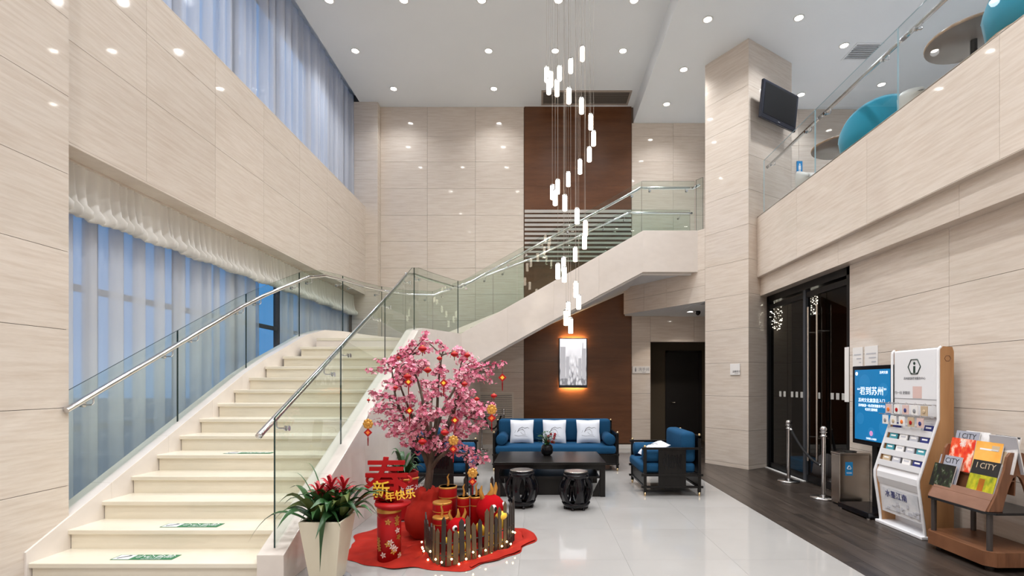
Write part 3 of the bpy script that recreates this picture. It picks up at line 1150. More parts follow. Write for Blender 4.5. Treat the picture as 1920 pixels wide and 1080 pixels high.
nth = ['first', 'second', 'third', 'fourth', 'fifth']
for i, px in enumerate((617, 757, 903, 1047, 1189)):
    downlight(*on_ceiling(px, 0, ZC), 'downlight in the row across the top picture edge, %s from the curtains' % nth[i])
for i, px in enumerate((666, 916, 1041, 1168)):
    downlight(*on_ceiling(px, 95, ZC), 'downlight of the middle row on the high ceiling, %s from the curtains' % nth[i])
for i, px in enumerate((738, 926)):
    downlight(*on_ceiling(px, 166, ZC), 'downlight of the row by the back wall, %s from the curtains' % nth[i])
for px, py, lb_ in ((1327, 36, 'downlight on the lower ceiling straight above the marble column'), (1498, 33, 'downlight on the lower ceiling beyond the column top'),
                    (1282, 130, 'downlight on the lower ceiling beside the column top'), (1250, 195, 'downlight on the lower ceiling close to the back wall'),
                    (1583, 85, 'bright downlight over the mezzanine by the ceiling hatch'), (1653, 158, 'downlight seen through the mezzanine glass'), (1502, 177, 'downlight behind the corner of the television')):
    downlight(*on_ceiling(px, py, ZC2), lb_)
for y, row in ((6.5, 'over the chandelier'), (4.3, 'over the blossom tree'), (2.0, 'above the entrance'), (-.6, 'behind the viewer'), (-2.8, 'at the front wall')):
    for i, x in enumerate((-2.9, -.7, 1.4)):
        downlight(x, y, ZC, 'downlight of the row %s, %s from the curtains' % (row, nth[i]))
for i, (x, y) in enumerate(((3.0, 6.2), (3.0, 3.2), (3.0, .4), (5.6, 3.0), (6.8, 5.4), (5.6, .2))):
    downlight(x, y, ZC2, 'downlight out of view on the lower ceiling, number %s along it' % (nth + ['sixth'])[i])
c_l = on_ceiling(1294, 584, 3.02)
downlight(c_l[0], c_l[1], 3.02, 'small downlight in the corridor ceiling behind the beam', False)
cl_ = bpy.data.lights.new('corridor_beam', 'SPOT')
cl_.energy = 26
cl_.color = (1.0, .84, .66)
cl_.spot_size = R(120)
cl_.shadow_soft_size = .05
clo = bpy.data.objects.new('beam', cl_)
COL.objects.link(clo)
clo.location = (c_l[0], c_l[1], 2.98)
dc = MB().lathe([(.05, 0), (.055, -.03), (.045, -.06), (.02, -.085), (.0001, -.09)], 14).build('dome_camera', 'black_gloss', loc=(3.37, 10.72, 3.02))
tag(dc, 'small black dome camera on the corridor ceiling', 'camera')

# air grille above the brown wall
vn = empty('ceiling_vent', (1.04, 11.22, ZC), label='long brown louvred air grille in the ceiling above the brown wall', cat='vent')
MB().box(-.98, .98, -.28, -.24, -.02, 0).box(-.98, .98, .24, .28, -.02, 0).box(-.98, -.94, -.24, .24, -.02, 0).box(.94, .98, -.24, .24, -.02, 0).build('frame', 'vent_brown', vn)
MB().box(-.94, .94, -.24, .24, -.004, 0).build('backing', 'vent_shadow', vn)
for i in range(11):
    y = -.215 + i * .043
    MB().obox((0, y, -.010), (1.88, .03, .004), Euler((R(28), 0, 0)).to_matrix()).build('slat', 'vent_brown', vn)
hx = on_ceiling(1616, 97, ZC2)
hv = empty('ceiling_hatch', hx, label='square grey grille in the lower ceiling over the mezzanine', cat='vent')
MB().box(-.24, .24, -.24, -.21, -.012, 0).box(-.24, .24, .21, .24, -.012, 0).box(-.24, -.21, -.21, .21, -.012, 0).box(.21, .24, -.21, .21, -.012, 0).build('frame', 'plaster_white', hv)
for i in range(8):
    MB().obox((0, -.18 + i * .051, -.006), (.42, .036, .003), Euler((R(20), 0, 0)).to_matrix()).build('slat', 'saucer', hv)

# white wall grille low on the back wall
wv = empty('wall_vent', (-.97, YB - .002, .35), label='pale louvred wall vent low on the marble behind the sofa end', cat='vent')
MB().box(-.40, .40, -.02, 0, 0, .04).box(-.40, .40, -.02, 0, .90, .94).box(-.40, -.36, -.02, 0, .04, .90).box(.36, .40, -.02, 0, .04, .90).build('frame', 'vent_white', wv)
MB().box(-.36, .36, -.004, 0, .04, .90).build('backing', 'text_grey', wv)
for i in range(20):
    MB().obox((0, -.012, .06 + i * .0435), (.72, .004, .036), Euler((R(-32), 0, 0)).to_matrix()).build('slat', 'vent_white', wv)

# ================================================================== CHANDELIER
rods = [(1092, 100), (1070, 123), (1049, 137), (1025, 139), (1032.6, 148), (1029, 161.5), (1044.4, 165), (1066.7, 179), (1090.4, 198), (1107.6, 228),
        (1112.9, 259), (1105, 289), (1087.5, 312), (1065.5, 335.6), (1045.7, 349.8), (1035.6, 359.8), (1041, 370), (1059, 380), (1082, 404.6),
        (1097.6, 427.6), (1096, 453), (1078.7, 476.4), (1056.7, 495), (1046, 508), (1058, 514), (1079.7, 542.5), (1085, 566), (1065.5, 578.7), (1061.4, 595.4), (1070, 610)]
ch = empty('chandelier', (.41, 7.0, ZC), label='spiral chandelier of glowing acrylic rods hung on thin wires', cat='chandelier')
wpart(MB().lathe([(.0001, 0), (.45, 0), (.45, -.03), (.44, -.035), (.0001, -.035)], 32, (.41, 7.0, ZC)), 'ceiling_plate', 'chrome', ch)
for i, (px, py) in enumerate(rods):
    nx = rods[min(i + 1, len(rods) - 1)][0] - rods[max(i - 1, 0)][0]
    k = max(-1, min(1, (px - 1068) / 46))
    dd = 7.0 - math.copysign(math.sqrt(1 - k * k), nx) * .30
    p = at(px, py, dd)
    g = MB().lathe([(.0001, -.105), (.026, -.105), (.030, -.10), (.030, .08), (.026, .085), (.0001, .085)], 14, p)
    rod = wpart(g, 'glow_rod', 'rod_glow', ch)
    cp = wpart(MB().lathe([(.031, .082), (.031, .10), (.008, .112), (.0001, .112)], 12, p), 'cap', 'chrome', ch)
    cp.parent = rod
    wpart(MB().tube([p + Vector((0, 0, .11)), Vector((p.x, p.y, ZC - .03))], .0018, 5, cap=False), 'wire', 'wire', ch)

# ================================================================== TELEVISION on the column
tvc = Fc + ur * .62 + nr * .17
tv = empty('television', (tvc.x, tvc.y, 6.37), math.atan2(ur.y, ur.x), 'black flat television on a bracket high on the column', 'television')
tl_ = Euler((R(6), 0, 0)).to_matrix()
MB().obox((0, 0, 0), (1.04, .05, .63), tl_).build('body', 'bezel', tv, bevel=.012)
MB().obox(tl_ @ Vector((0, -.027, .02)), (.92, .004, .51), tl_).build('screen', 'screen_black', tv)
MB().obox(tl_ @ Vector((0, -.027, -.275)), (.06, .004, .012), tl_).build('badge', 'chrome', tv)
MB().obox((0, .09, 0), (.08, .16, .10), Matrix.Identity(3)).box(-.15, .15, .155, .17, -.15, .15).build('bracket', 'black_metal', tv)

# ================================================================== LIGHTBOX PICTURE
pc = empty('framed_picture', (.78, YB - .06, 1.95), label='backlit framed grey street photograph on the brown wall above the sofa', cat='picture')
MB().box(-.325, .325, -.05, -.02, -.56, .57).build('frame', 'frame_grey', pc, bevel=.006)
pmat('picture_face', (0.8, 0.8, 0.82), 0.4)
pm_ = M['picture_face']
n = pm_.node_tree.nodes
l = pm_.node_tree.links
tc = n.new('ShaderNodeTexCoord')
vo = n.new('ShaderNodeTexVoronoi')
vo.inputs['Scale'].default_value = 16
mp = n.new('ShaderNodeMapping')
mp.inputs['Scale'].default_value = (1.3, 1, .5)
l.new(tc.outputs['Object'], mp.inputs[0])
l.new(mp.outputs[0], vo.inputs['Vector'])
sep = n.new('ShaderNodeSeparateXYZ')
l.new(tc.outputs['Object'], sep.inputs[0])
ab = n.new('ShaderNodeMath')
ab.operation = 'ABSOLUTE'
l.new(sep.outputs['X'], ab.inputs[0])
mu = n.new('ShaderNodeMath')
mu.operation = 'MULTIPLY_ADD'
mu.inputs[1].default_value = 1.7
l.new(ab.outputs[0], mu.inputs[0])
l.new(sep.outputs['Z'], mu.inputs[2])
mr = n.new('ShaderNodeMapRange')
mr.inputs[1].default_value = 0.45
mr.inputs[2].default_value = -0.55
mr.inputs[3].default_value = 0.0
mr.inputs[4].default_value = 1.0
l.new(sep.outputs['Z'], mr.inputs[0])
mm = n.new('ShaderNodeMath')
mm.operation = 'MULTIPLY'
l.new(mr.outputs[0], mm.inputs[0])
l.new(vo.outputs['Distance'], mm.inputs[1])
rp = n.new('ShaderNodeValToRGB')
rp.color_ramp.elements[0].position = 0.02
rp.color_ramp.elements[0].color = (.86, .86, .90, 1)
rp.color_ramp.elements[1].position = .55
rp.color_ramp.elements[1].color = (.20, .20, .22, 1)
l.new(mm.outputs[0], rp.inputs[0])
b = n['Principled BSDF']
l.new(rp.outputs[0], b.inputs['Base Color'])
l.new(rp.outputs[0], b.inputs['Emission Color'])
b.inputs['Emission Strength'].default_value = 1.0
MB().box(-.30, .30, -.054, -.050, -.50, .55).build('photograph', 'picture_face', pc)
tw = MB()
for a, bx, h, w_ in ((-.29, -.17, .42, 0), (-.16, -.09, .20, 0), (.12, .19, .16, 0), (.20, .29, .38, 0)):
    tw.box(a, bx, -.0555, -.054, -.35, h - .05)
tw.box(.21, .23, -.0555, -.054, .33, .46)
pmat('picture_tone', (.45, .45, .48), .5, emit=(.5, .5, .53), es=.8)
tw.build('printed_towers', 'picture_tone', pc)
pmat('halo_strip', (1, 1, 1), .4, emit=(1.0, .62, .28), es=260)
for z in (.535, -.545):
    MB().box(-.26, .26, -.019, -.008, z, z + .012).build('light_strip', 'halo_strip', pc)
MB().box(-.22, .22, -.02, .045, -.44, .44).build('back_box', 'black_matt', pc)

# ================================================================== SEATING


def seat_root(name, w, D, label, cat, loc, rz, group=None):
    t = empty(name, loc, rz, label, cat, group)
    hw = w / 2
    for sx in (-1, 1):
        for y, top in ((.02, .645), (D - .02, .80)):
            MB().box(sx * (hw - .02) - .02, sx * (hw - .02) + .02, y - .02, y + .02, .05, top).build('leg', 'black_wood', t, bevel=.004)
            MB().lathe([(.012, 0), (.02, .052), (.0001, .052)], 12, (sx * (hw - .02), y, 0)).build('brass_foot', 'brass', t)
            MB().ball((sx * (hw - .02), y, top + .012), .02, nu=10, nv=6).build('brass_finial', 'brass', t)
        MB().box(sx * (hw - .02) - .018, sx * (hw - .02) + .018, -.02, D + .02, .615, .645).build('arm_rail', 'black_wood', t, bevel=.004)
        MB().box(sx * (hw - .02) - .018, sx * (hw - .02) + .018, -.03, D + .03, .262, .295).build('side_rail', 'black_wood', t, bevel=.004)
        MB().box(sx * (hw - .02) - .018, sx * (hw - .02) + .018, -.03, D + .03, .105, .135).build('side_rail', 'black_wood', t, bevel=.004)
        y0_, y1_ = D * .26, D * .74
        pn = MB().box(sx * (hw - .02) - .008, sx * (hw - .02) + .008, y0_, y1_, .135, .615).build('side_panel', 'black_wood', t)
        fr = MB()
        for i in range(11):
            yy = y0_ + .07 + (y1_ - y0_ - .14) * i / 10
            hh = .05 + .05 * abs(math.sin(i * 1.7))
            fr.box(sx * (hw - .02) + sx * .008 - .004, sx * (hw - .02) + sx * .008 + .004, yy - .006, yy + .006, .455 - hh, .455 + hh)
        fr.build('fretwork', 'black_gloss', pn)
    for y in (.02, D - .02):
        for z0, z1 in ((.262, .295), (.105, .135)):
            MB().box(-hw - .01, hw + .01, y - .016, y + .016, z0, z1).build('cross_rail', 'black_wood', t, bevel=.004)
        MB().box(-hw + .04, hw - .04, y - .006, y + .006, .135, .262).build('apron', 'black_wood', t)
    MB().box(-hw + .04, hw - .04, D - .03, D - .01, .30, .77).build('back_board', 'black_wood', t)
    MB().box(-hw, hw, D - .04, D, .765, .80).build('back_rail', 'black_wood', t, bevel=.004)
    MB().box(-hw + .045, hw - .045, -.035, D - .06, .297, .43).build('seat_cushion', 'blue_fabric', t, bevel=.045, seg=4, smooth=True)
    MB().box(-hw + .05, hw - .05, D - .25, D - .05, .435, .845).build('back_cushion', 'blue_fabric', t, bevel=.06, seg=4, smooth=True)
    for sx in (-1, 1):
        MB().lathe([(.0001, .0), (.075, .003), (.095, .02), (.098, .03), (.098, D - .31), (.0001, D - .31)], 20, (sx * (hw - .145), .01, .527), rot=Matrix.Rotation(R(-90), 3, 'X')).build('bolster', 'blue_fabric', t)
    return t


sofa = seat_root('sofa', 2.14, .86, 'long blue three-seat sofa with black wood frame before the brown wall', 'sofa', (.29, 8.60, 0), 0)
seat_root('armchair', .94, .76, 'blue armchair with black frame beside the marble column', 'armchair', (1.39, 7.17, 0), R(-90))
seat_root('armchair', .94, .76, 'blue armchair half hidden behind the blossom tree', 'armchair', (-.93, 7.17, 0), R(90))


def cushion(loc, rz, tilt, label, w=.42, flat=False):
    rot = Euler((tilt, 0, 0)).to_matrix()
    lift = .11 if flat else w / 2 - .01
    c = empty('throw_cushion', loc, rz, label, 'cushion', 'white cushions with crane print')
    MB().pillow((0, 0, lift), w, w, .13, rot).build('cover', 'white_fabric', c)
    pr = MB()
    def q(u, v):
        return rot @ Vector((u * w / 2, -(.066 * math.sqrt(max(0, (1 - u ** 4) * (1 - v ** 4)))), v * w / 2)) + Vector((0, 0, lift))
    for pts, r0 in (([(-.35, -.1), (-.2, .2), (.05, .32), (.25, .22)], .005), ([(-.3, .0), (-.1, .1), (.15, .12)], .003), ([(.0, .2), (.25, -.05), (.3, -.3)], .0025),
                    ([(.25, .22), (.5, .3), (.62, .2)], .003), ([(-.6, -.35), (-.3, -.45), (.1, -.4), (.5, -.5)], .002), ([(-.1, -.1), (.1, -.3), (.4, -.35)], .002), ([(-.5, .05), (-.6, -.2)], .002)):
        fine = []
        for a, b_ in zip(pts, pts[1:]):
            for j in range(4):
                t = j / 4
                fine.append(q(a[0] + (b_[0] - a[0]) * t, a[1] + (b_[1] - a[1]) * t))
        fine.append(q(*pts[-1]))
        pr.tube(fine, [r0 * (1 - .6 * i / len(fine)) for i in range(len(fine))], 5)
    pr.build('crane_print', 'ink', c)
    return c


ti = R(-14)
for x, lb_ in ((-.30, 'white crane print cushion at the tree end of the sofa'), (.28, 'white crane print cushion in the middle of the sofa, behind the table plant'), (.885, 'white crane print cushion at the armchair end of the sofa')):
    cushion((x, 9.05, .435), R(rnd.uniform(-4, 4)), ti, lb_)
cushion((1.60, 7.04, .47), R(-90), R(-66), 'white cushion lying flat on the armchair seat beside the column', .40, True)

# coffee table
ct = empty('coffee_table', (.147, 6.63, 0), label='low black wooden coffee table on the tiles before the sofa', cat='table')
MB().box(-.735, .735, 0, 1.06, .425, .46).build('tabletop', 'black_wood', ct, bevel=.006)
MB().box(-.70, .70, .03, .06, .365, .425).box(-.70, .70, 1.0, 1.03, .365, .425).box(-.70, -.67, .06, 1.0, .365, .425).box(.67, .70, .06, 1.0, .365, .425).build('apron', 'black_wood', ct)
for sx in (-1, 1):
    for y in (.035, .96):
        MB().box(sx * .695 - .035, sx * .695 + .035, y, y + .07, 0, .425).build('leg', 'black_wood', ct, bevel=.004)
        MB().extrude([(sx * .655, y + .02, .0), (sx * .655, y + .02, .22), (sx * .55, y + .02, .0)], (0, .03, 0)).build('corner_brace', 'black_wood', ct)
MB().box(-.66, .66, .06, 1.0, .24, .265).build('shelf', 'black_wood', ct)
MB().box(-.55, .55, .16, .90, .0, .24).build('base_box', 'black_wood', ct)

# table plant
tp = empty('potted_plant', (.12, 7.29, .46), label='small red flowering plant in a round dark pot on the coffee table', cat='plant')
MB().lathe([(.05, 0), (.08, .03), (.09, .08), (.08, .13), (.062, .155), (.055, .15), (.07, .12), (.0001, .12)], 20).build('pot', 'black_gloss', tp)
fo = MB()
r_ = random.Random(3)
for i in range(70):
    th = r_.uniform(0, 6.28)
    e = r_.uniform(.3, 1.3)
    h = r_.uniform(.05, .20)
    base = Vector((0, 0, .13))
    tip = base + Vector((math.cos(th) * .12 * math.cos(e), math.sin(th) * .12 * math.cos(e), h))
    fo.tube([base, (base + tip) / 2 + Vector((0, 0, .02)), tip], [.002, .002, .001], 4)
    d_ = Vector((math.cos(th), math.sin(th), r_.uniform(-.3, .5))).normalized()
    s_ = d_.cross(Vector((0, 0, 1))).normalized() * .016
    fo.add([tip, tip + d_ * .03 + s_, tip + d_ * .065, tip + d_ * .03 - s_], [(0, 1, 2, 3)], 0, True)
o = fo.build('foliage', 'leaf_green', tp)
o['kind'] = 'stuff'
fw = MB()
for i in range(11):
    c = Vector((.06 + r_.uniform(-.05, .06), r_.uniform(-.06, .02), .24 + r_.uniform(-.06, .08)))
    for j in range(5):
        th = j * 1.2566
        fw.ball(c + Vector((math.cos(th) * .012, -.004, math.sin(th) * .012)), .010, .006, .010, 6, 4)
fw.build('flowers', 'bract_red', tp)


# drum stools
def drum_stool(x, y, label, rz):
    s_ = empty('drum_stool', (x, y, 0), rz, label, 'stool', 'black drum stools')
    MB().lathe([(.0001, .418), (.135, .418), (.146, .424), (.148, .436), (.140, .446), (.0001, .448)], 28).build('seat', 'black_gloss', s_)
    MB().lathe([(.112, .4485), (.142, .4475), (.142, .4485), (.112, .4495)], 28).build('seat_ring', 'steel', s_)
    MB().lathe([(.14, .36), (.155, .39), (.15, .42), (.12, .42), (.12, .36)], 28).build('upper_hoop', 'black_gloss', s_)
    MB().lathe([(.145, .035), (.155, .05), (.17, .08), (.15, .085), (.13, .06), (.13, .035)], 28).build('lower_hoop', 'black_gloss', s_)
    for i in range(6):
        th = i * math.pi / 3
        pts, rs = [], []
        for j in range(9):
            t = j / 8
            z = .06 + .33 * t
            r0 = .150 + .058 * math.sin(math.pi * t)
            w = .070 - .030 * math.sin(math.pi * t)
            pts.append((r0, z, w))
        mb = MB()
        vs = []
        for r0, z, w in pts:
            for dr, sg in ((0, -1), (0, 1), (-.028, 1), (-.028, -1)):
                a = th + sg * w / r0
                vs.append(((r0 + dr) * math.cos(a), (r0 + dr) * math.sin(a), z))
        fs = []
        for k in range(8):
            a, b_ = 4 * k, 4 * k + 4
            fs += [(a, a + 1, b_ + 1, b_), (a + 1, a + 2, b_ + 2, b_ + 1), (a + 2, a + 3, b_ + 3, b_ + 2), (a + 3, a, b_, b_ + 3)]
        mb.add(vs, fs, 0, True)
        mb.build('stave', 'black_gloss', s_)
        MB().lathe([(.018, 0), (.02, .035), (.0001, .035)], 8, (.13 * math.cos(th + .5), .13 * math.sin(th + .5), 0)).build('foot', 'black_gloss', s_)


drum_stool(-.205, 6.15, 'black lacquer drum stool closer to the blossom tree', R(12))
drum_stool(.446, 6.06, 'black lacquer drum stool closer to the armchair', R(40))


# ================================================================== ROPE STANCHIONS
def stanchion(x, y, label, group):
    s_ = empty('stanchion', (x, y, 0), 0, label, 'stanchion', group)
    MB().lathe([(.0001, .0), (.155, 0), (.16, .008), (.155, .02), (.06, .035), (.03, .05), (.0001, .05)], 28).build('base', 'chrome', s_)
    MB().tube([(0, 0, .04), (0, 0, .86)], .026, 16).build('pole', 'chrome', s_)
    MB().lathe([(.026, .80), (.042, .805), (.042, .815), (.03, .82), (.03, .85), (.045, .855), (.045, .865), (.02, .87), (.0001, .87)], 16).build('collar', 'chrome', s_)
    MB().ball((0, 0, .90), .042).build('ball_top', 'chrome', s_)


def rope(a, b, sag, label, group=None):
    a, b = Vector(a), Vector(b)
    pts = []
    for i in range(13):
        t = i / 12
        p = a.lerp(b, t)
        p.z -= sag * 4 * t * (1 - t)
        pts.append(p - a)
    o = MB().tube(pts, .018, 10).build('barrier_rope', 'rope_black', loc=a)
    tag(o, label, 'rope', group)
    ends = MB()
    for p, q in ((pts[0], pts[1]), (pts[-1], pts[-2])):
        ends.tube([p, p.lerp(q, .35)], .022, 10)
    ends.build('rope_end', 'chrome', o)


s1 = at(1478, 903, 1425 / (904 - 718))
stanchion(3.80, 7.70, 'chrome rope stanchion in front of the door further from the litter bin', 'door stanchions')
stanchion(3.70, 6.58, 'chrome rope stanchion beside the litter bin', 'door stanchions')
rope((3.80, 7.64, .81), (3.97, 7.12, .34), .09, 'black barrier rope hanging toward the glass door from the further stanchion')
rope((3.72, 6.64, .81), (3.97, 7.06, .34), .09, 'black barrier rope hanging toward the glass door from the bin stanchion')
stanchion(-1.27, 11.25, 'chrome stanchion at the wall vent behind the blossom tree', 'vent stanchions')
stanchion(-.775, 11.20, 'chrome stanchion at the wall vent, its ball above the sofa back', 'vent stanchions')
rope((-1.22, 11.25, .81), (-.82, 11.2, .81), .33, 'black barrier rope before the wall vent')

# ================================================================== SIGNS ON THE WALLS
sp = empty('sign_plate', (2.345, YB - .012, 1.80), label='long white room sign with dark characters on the narrow marble pier', cat='sign')
MB().box(-.20, .20, -.008, .008, -.08, .08).build('plate', 'paper', sp, bevel=.003)
text('洗手间', .085, 'text_grey', 'lettering', sp, (.06, -.0095, .005), FACE_S)
text('TOILET', .03, 'text_grey', 'lettering', sp, (.06, -.0095, -.055), FACE_S)
MB().ball((-.13, -.0095, .035), .014, .001, .014, 8, 6).box(-.145, -.115, -.0105, -.0085, -.04, .02).build('pictogram', 'text_grey', sp)
tq = .72
pcx = Lc.lerp(Fc, tq) + nl * .012
sp2 = empty('sign_plate', (pcx.x, pcx.y, 1.74), math.atan2(ul.y, ul.x), 'small square white notice on the marble column', 'sign')
MB().box(-.10, .10, -.008, .0, -.10, .10).build('plate', 'paper', sp2, bevel=.003)
text('温馨提示', .04, 'text_grey', 'lettering', sp2, (.03, -.0095, -.04), FACE_S)
text('NOTICE', .02, 'text_grey', 'lettering', sp2, (.03, -.0095, -.075), FACE_S)
for y, w, lb_ in ((6.42, .20, 'white notice sheet on the marble by the glass doors'), (6.16, .24, 'pinkish notice sheet on the marble behind the screen')):
    q = empty('notice_sheet', (XW - .003, y, 1.73), 0, lb_, 'notice', 'notice sheets above the screen')
    MB().box(-.006, 0, -w / 2, w / 2, -.22, .22).build('sheet', 'paper', q)
    gm = MB()
    for k in range(6):
        gm.box(-.0075, -.006, -w / 2 + .03, w / 2 - .03 - .05 * (k % 3), .12 - k * .05, .135 - k * .05)
    gm.build('printed_lines', 'paper_grey', q)
q = empty('door_notice', (XW + .004, 6.66, 1.55), 0, 'narrow white notice strip on the door jamb', 'notice')
MB().box(-.006, 0, -.045, .045, -.30, .42).build('sheet', 'paper', q)
bs = empty('restroom_sign', (5.66, 11.005, 6.16), 0, 'small blue restroom sign at the end of the mezzanine', 'sign')
MB().box(-.06, .06, -.02, .005, -.15, .15).build('plate', 'sticker_blue', bs)
MB().ball((0, -.021, .08), .018, .002, .018, 8, 6).box(-.025, .025, -.023, -.02, -.03, .055).box(-.02, -.004, -.023, -.02, -.10, -.03).box(.004, .02, -.023, -.02, -.10, -.03).build('pictogram', 'sticker_white', bs)

# ================================================================== BEHIND THE GLASS DOOR
for (px, py, X, h, w, lb_) in ((1454, 592, 4.20, .50, .22, 'round cluster of fairy lights behind the glass nearer the column'), (1523, 566, 4.62, .42, .16, 'slim hanging cluster of fairy lights behind the door handles')):
    dd = X * F / (px - CX)
    p = at(px, py, dd)
    g = empty('fairy_light_cluster', (p.x, p.y, p.z), 0, lb_, 'lights')
    r_ = random.Random(int(px))
    mb, wi = MB(), MB()
    prev = None
    for i in range(110):
        z = r_.uniform(-1, 1)
        th = r_.uniform(0, 6.28)
        rr = math.sqrt(1 - z * z * .7)
        c = Vector((w / 2 * rr * math.cos(th), w / 2 * rr * math.sin(th), z * h / 2))
        mb.ball(c, .009, nu=5, nv=3)
        if prev is not None:
            wi.tube([prev, c], .0015, 3, cap=False)
        prev = c
    wi.tube([(0, 0, h / 2), (0, 0, 3.0 - p.z)], .003, 4)
    o = mb.build('beads', 'bead_glow', g)
    o['kind'] = 'stuff'
    wi.build('wire', 'post_dark', g)
q = MB().box(-.2, .2, -.25, .25, 0, .22).build('blue_crate', 'sticker_blue', loc=(4.56, 8.66, 0), bevel=.03)
tag(q, 'blue covered crate on the floor behind the glass door', 'crate')
q = MB().lathe([(.0001, 0), (.16, 0), (.2, .05), (.18, .2), (.1, .32), (.05, .36), (.0001, .36)], 14).build('white_sack', 'paper_grey', loc=(4.62, 8.15, 0))
tag(q, 'pale sack standing behind the glass door', 'sack')

# ================================================================== LITTER BIN
bn = empty('litter_bin', (3.855, 6.27, 0), 0, 'stainless litter bin with a blue recycling sticker', 'bin')
MB().box(-.185, .185, -.09, .09, .02, .62).build('body', 'steel', bn, bevel=.008)
MB().box(-.19, .19, -.095, .095, .62, .645).build('lid', 'steel', bn, bevel=.006)
MB().lathe([(.065, .645), (.075, .655), (.07, .66), (.05, .65)], 20).build('ash_ring', 'black_metal', bn)
MB().box(-.17, .17, -.08, .08, 0, .02).build('plinth', 'black_metal', bn)
sk = MB().box(-.115, -.025, -.0935, -.0895, .37, .535).build('sticker', 'sticker_blue', bn)
mb = MB()
for i in range(3):
    a0 = R(90 + 120 * i)
    a1 = R(90 + 120 * (i + 1))
    c = Vector((-.07, -.095, .465))
    p, q_ = c + Vector((math.cos(a0), 0, math.sin(a0))) * .032, c + Vector((math.cos(a1), 0, math.sin(a1))) * .032
    mb.tube([p.lerp(q_, .12), p.lerp(q_, .88)], .005, 5)
mb.build('recycle_mark', 'sticker_white', sk)
t_ = text('可回收', .022, 'sticker_white', 'lettering', bn, (-.07, -.0945, .40), FACE_S)
t_.parent = sk

# ================================================================== DIGITAL SIGNAGE (faces -X)
ds = empty('digital_sign', (3.86, 5.82, 0), 0, 'blue lit screen on a black floor stand beside the brochure rack', 'screen')
MB().box(-.26, .14, -.28, .28, 0.015, .075).build('base_plate', 'black_gloss', ds, bevel=.006)
for y in (-.25, .25):
    MB().lathe([(.018, 0), (.018, .015)], 10, (-.235, y, 0)).build('foot', 'chrome', ds)
MB().box(.0, .05, -.045, .045, .075, .9).build('pole', 'black_metal', ds)
MB().box(-.035, .035, -.36, .355, .775, 1.70).build('housing', 'black_gloss', ds, bevel=.006)
MB().box(-.038, -.034, -.31, .305, .83, 1.655).build('screen', 'screen_blue', ds)
for y, z, s_ in ((.12, 1.50, .10), (-.2, 1.42, .08), (.2, 1.08, .07), (-.22, 1.0, .09), (.0, .93, .06)):
    MB().lathe([(s_, 0), (s_, .001)], 20, (-.0385, y, z), rot=Matrix.Rotation(R(-90), 3, 'Y')).build('screen_motif', 'screen_blue_lt', ds)
X = -.0405
text('“君到苏州”', .105, 'screen_text', 'lettering', ds, (X, 0, 1.40), FACE_W)
text('苏州文化旅游总入口', .052, 'screen_text', 'lettering', ds, (X, 0, 1.295), FACE_W)
text('苏州旅游一站式智慧服务平台', .036, 'screen_text', 'lettering', ds, (X, 0, 1.235), FACE_W)
text('吃住行游购娱', .036, 'screen_text', 'lettering', ds, (X, 0, 1.19), FACE_W)
text('苏州文旅', .034, 'screen_text', 'lettering', ds, (X, -.21, 1.615), FACE_W)
MB().lathe([(.022, 0), (.022, .001)], 16, (X, .265, 1.61), rot=Matrix.Rotation(R(-90), 3, 'Y')).build('emblem', 'screen_text', ds)
MB().lathe([(.03, 0), (.03, .001)], 16, (X, 0, .92), rot=Matrix.Rotation(R(-90), 3, 'Y')).build('seal_mark', 'screen_pink', ds)
text('扫码进入小程序', .026, 'screen_text', 'lettering', ds, (X, 0, .855), FACE_W)

# ================================================================== BROCHURE RACK (faces -X)
br = empty('brochure_rack', (3.80, 5.165, 0), 0, 'white leaflet rack with light wood sides and a hexagon logo', 'rack')
HWY = .315
prof = [(.165, .02), (.165, 1.80), (.15, 1.845), (.06, 1.85), (.035, 1.82), (.035, 1.15), (-.155, .56), (-.155, .50), (-.10, .13), (-.09, .02)]
for sy in (-1, 1):
    y0_ = sy * HWY - .012
    MB().extrude([(x, y0_, z) for x, z in prof], (0, .024, 0)).build('side_panel', 'light_wood', br, bevel=.004)
    edge_ = [(.05, 1.845), (.03, 1.83), (.026, 1.80), (.026, 1.15), (-.165, .56), (-.165, .50), (-.112, .13), (-.10, .02)]
    MB().tube([(x, sy * HWY, z) for x, z in edge_], .014, 8).build('edge_band', 'rack_white', br)
MB().box(.03, .15, -HWY + .012, HWY - .012, 1.15, 1.842).build('header_panel', 'rack_white', br, bevel=.02, seg=3)
MB().box(.05, .15, -HWY + .012, HWY - .012, .02, 1.15).build('back_panel', 'rack_white', br)
MB().extrude([(x, -HWY + .012, z) for x, z in [(.05, .72), (-.11, .66), (-.152, .56), (-.152, .50), (-.13, .43), (.05, .40)]], (0, 2 * HWY - .024, 0)).build('front_shell', 'rack_white', br, smooth=False)
MB().extrude([(x, -HWY + .012, z) for x, z in [(.05, .43), (-.125, .43), (-.09, .13), (.05, .13)]], (0, 2 * HWY - .024, 0)).build('lower_panel', 'rack_white', br)
MB().box(-.15, .165, -HWY - .02, HWY + .02, 0, .03).build('base_plate', 'rack_white', br, bevel=.006)
noise_mat('ink_wash', (.62, .64, .68), (.80, .80, .82), (6, 6, 9), 1, .6, coords='object', lo=.35, hi=.6)
lean = math.atan2(.035, .30)
gp = MB().extrude([(-.130, -.25, .40), (-.130, .25, .40), (-.101, .25, .17), (-.101, -.25, .17)], (.003, 0, 0)).build('ink_wash_picture', 'ink_wash', br)
t_ = text('水墨江南', .08, 'navy', 'lettering', br, (-.126, .05, .335), Euler((R(90 + 7), 0, R(-90))))
t_.parent = gp
mb = MB()
r_ = random.Random(9)
